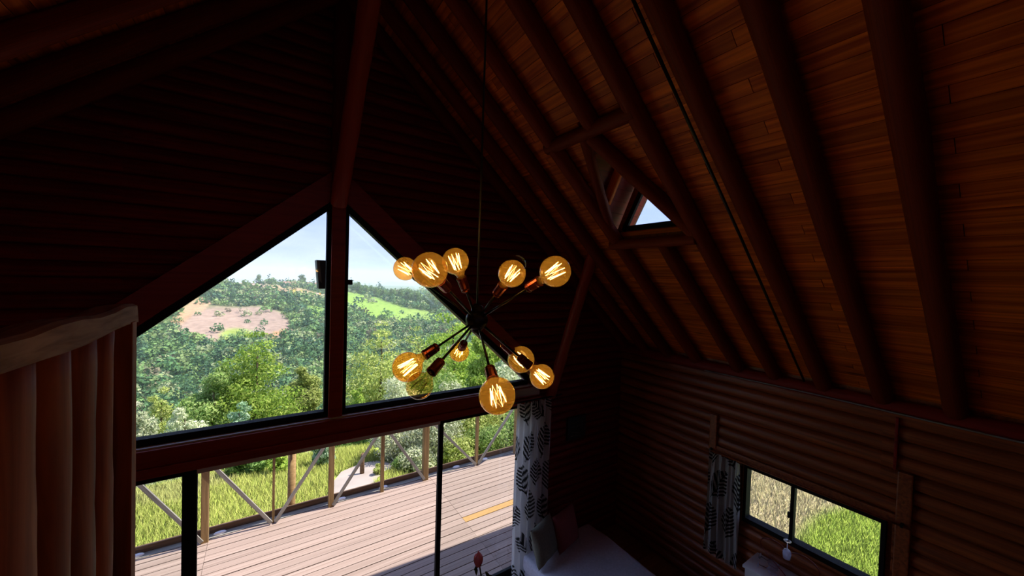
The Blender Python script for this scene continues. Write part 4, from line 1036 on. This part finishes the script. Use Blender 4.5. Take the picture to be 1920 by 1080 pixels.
glass(frame_x((4.575, 1.79, .936), (4.60, 1.65, .940)), 'clear wine glass lying on the white table, nearest the front edge', 'dark_stem')

# ------------------------------------------------------------------ rose in a vase on the loft edge
rs = empty('rose', P(895, 1170, 1.36), 'single pink rosebud with dark leaves at the bottom edge', 'flower')
RB = P(897, 1047, 1.36)
def petal(k, n, r, h, open_, tip):
    v = []; m = 7; w = 9; a0 = 2*math.pi*k/n
    for i in range(m):
        f = i/(m-1); rad = r*(.35+.65*math.sin(math.pi*min(1, f*.62+.08)))*(1-.45*f**2)+open_*f*f
        for j in range(w):
            g = j/(w-1)*2-1; a = a0+g*(1.15 if f < .85 else 1.15*(1-(f-.85)*4.5)); v.append((rad*math.cos(a), rad*math.sin(a), h*(f-.04*g*g*f)+tip*f))
    f_ = [[i*w+j, i*w+j+1, (i+1)*w+j+1, (i+1)*w+j] for i in range(m-1) for j in range(w-1)]
    return mesh('petal', v, f_, 'rose_pink', True)
for k in range(3): link('petal', petal(k, 3, .013, .048, -.006, .006), None, rs, Matrix.Translation(RB-Vector((0, 0, .024))))
for k in range(4): link('petal', petal(k+.5, 4, .019, .040, .004, .0), None, rs, Matrix.Translation(RB-Vector((0, 0, .026))))
tube('stem', [P(899, 1061, 1.36), P(903, 1085, 1.36), P(900, 1165, 1.36)], .0028, 'rose_green', rs, 6)
def leaf_me(L_, W_):
    v = []; m = 7
    for i in range(m):
        f = i/(m-1); w = W_*math.sin(math.pi*f**.8)*.5; v += [(L_*f, -w, .12*w-.2*L_*f*f), (L_*f, 0, -.2*L_*f*f), (L_*f, w, .12*w-.2*L_*f*f)]
    return mesh('leaf', v, [[i*3+j, i*3+j+1, (i+1)*3+j+1, (i+1)*3+j] for i in range(m-1) for j in range(2)], 'rose_green', True)
LM = leaf_me(.05, .028); LS = leaf_me(.03, .012)
for (u0, v0), (u1, v1), me in (((892, 1062), (894, 1078), LS), ((898, 1061), (905, 1055), LS), ((896, 1062), (888, 1068), LS), ((862, 1092), (859, 1069), LM), ((855, 1090), (861, 1076), LM), ((915, 1086), (916, 1060), LM), ((921, 1092), (924, 1064), LM), ((888, 1096), (885, 1076), LM), ((908, 1092), (912, 1072), LM), ((926, 1088), (930, 1072), LS)):
    a, b = P(u0, v0, 1.36), P(u1, v1, 1.34); link('leaf', me, None, rs, frame_x(a, b, CF) @ Matrix.Rotation(random.uniform(-.6, .6), 4, 'X'))
for u0 in (860, 886, 912, 924): tube('stem', [P(u0, 1088, 1.36), P(899+(u0-899)*.3, 1130, 1.36), P(899, 1165, 1.36)], .0016, 'rose_green', rs, 5)
VB = P(899, 1165, 1.36); zb = 2.68
va = empty('vase', (VB.x, VB.y, zb), 'small pale vase on the loft edge holding the rose', 'vase')
link('vase_body', lathe_me('vase_body', [(0, 0), (.035, 0), (.045, .03), (.040, .08), (.022, VB.z+.03-zb), (.019, VB.z+.03-zb), (.03, .07), (0, .02)], 'ceramic'), None, va, frame_x((VB.x, VB.y, zb), (VB.x, VB.y, zb+1)))
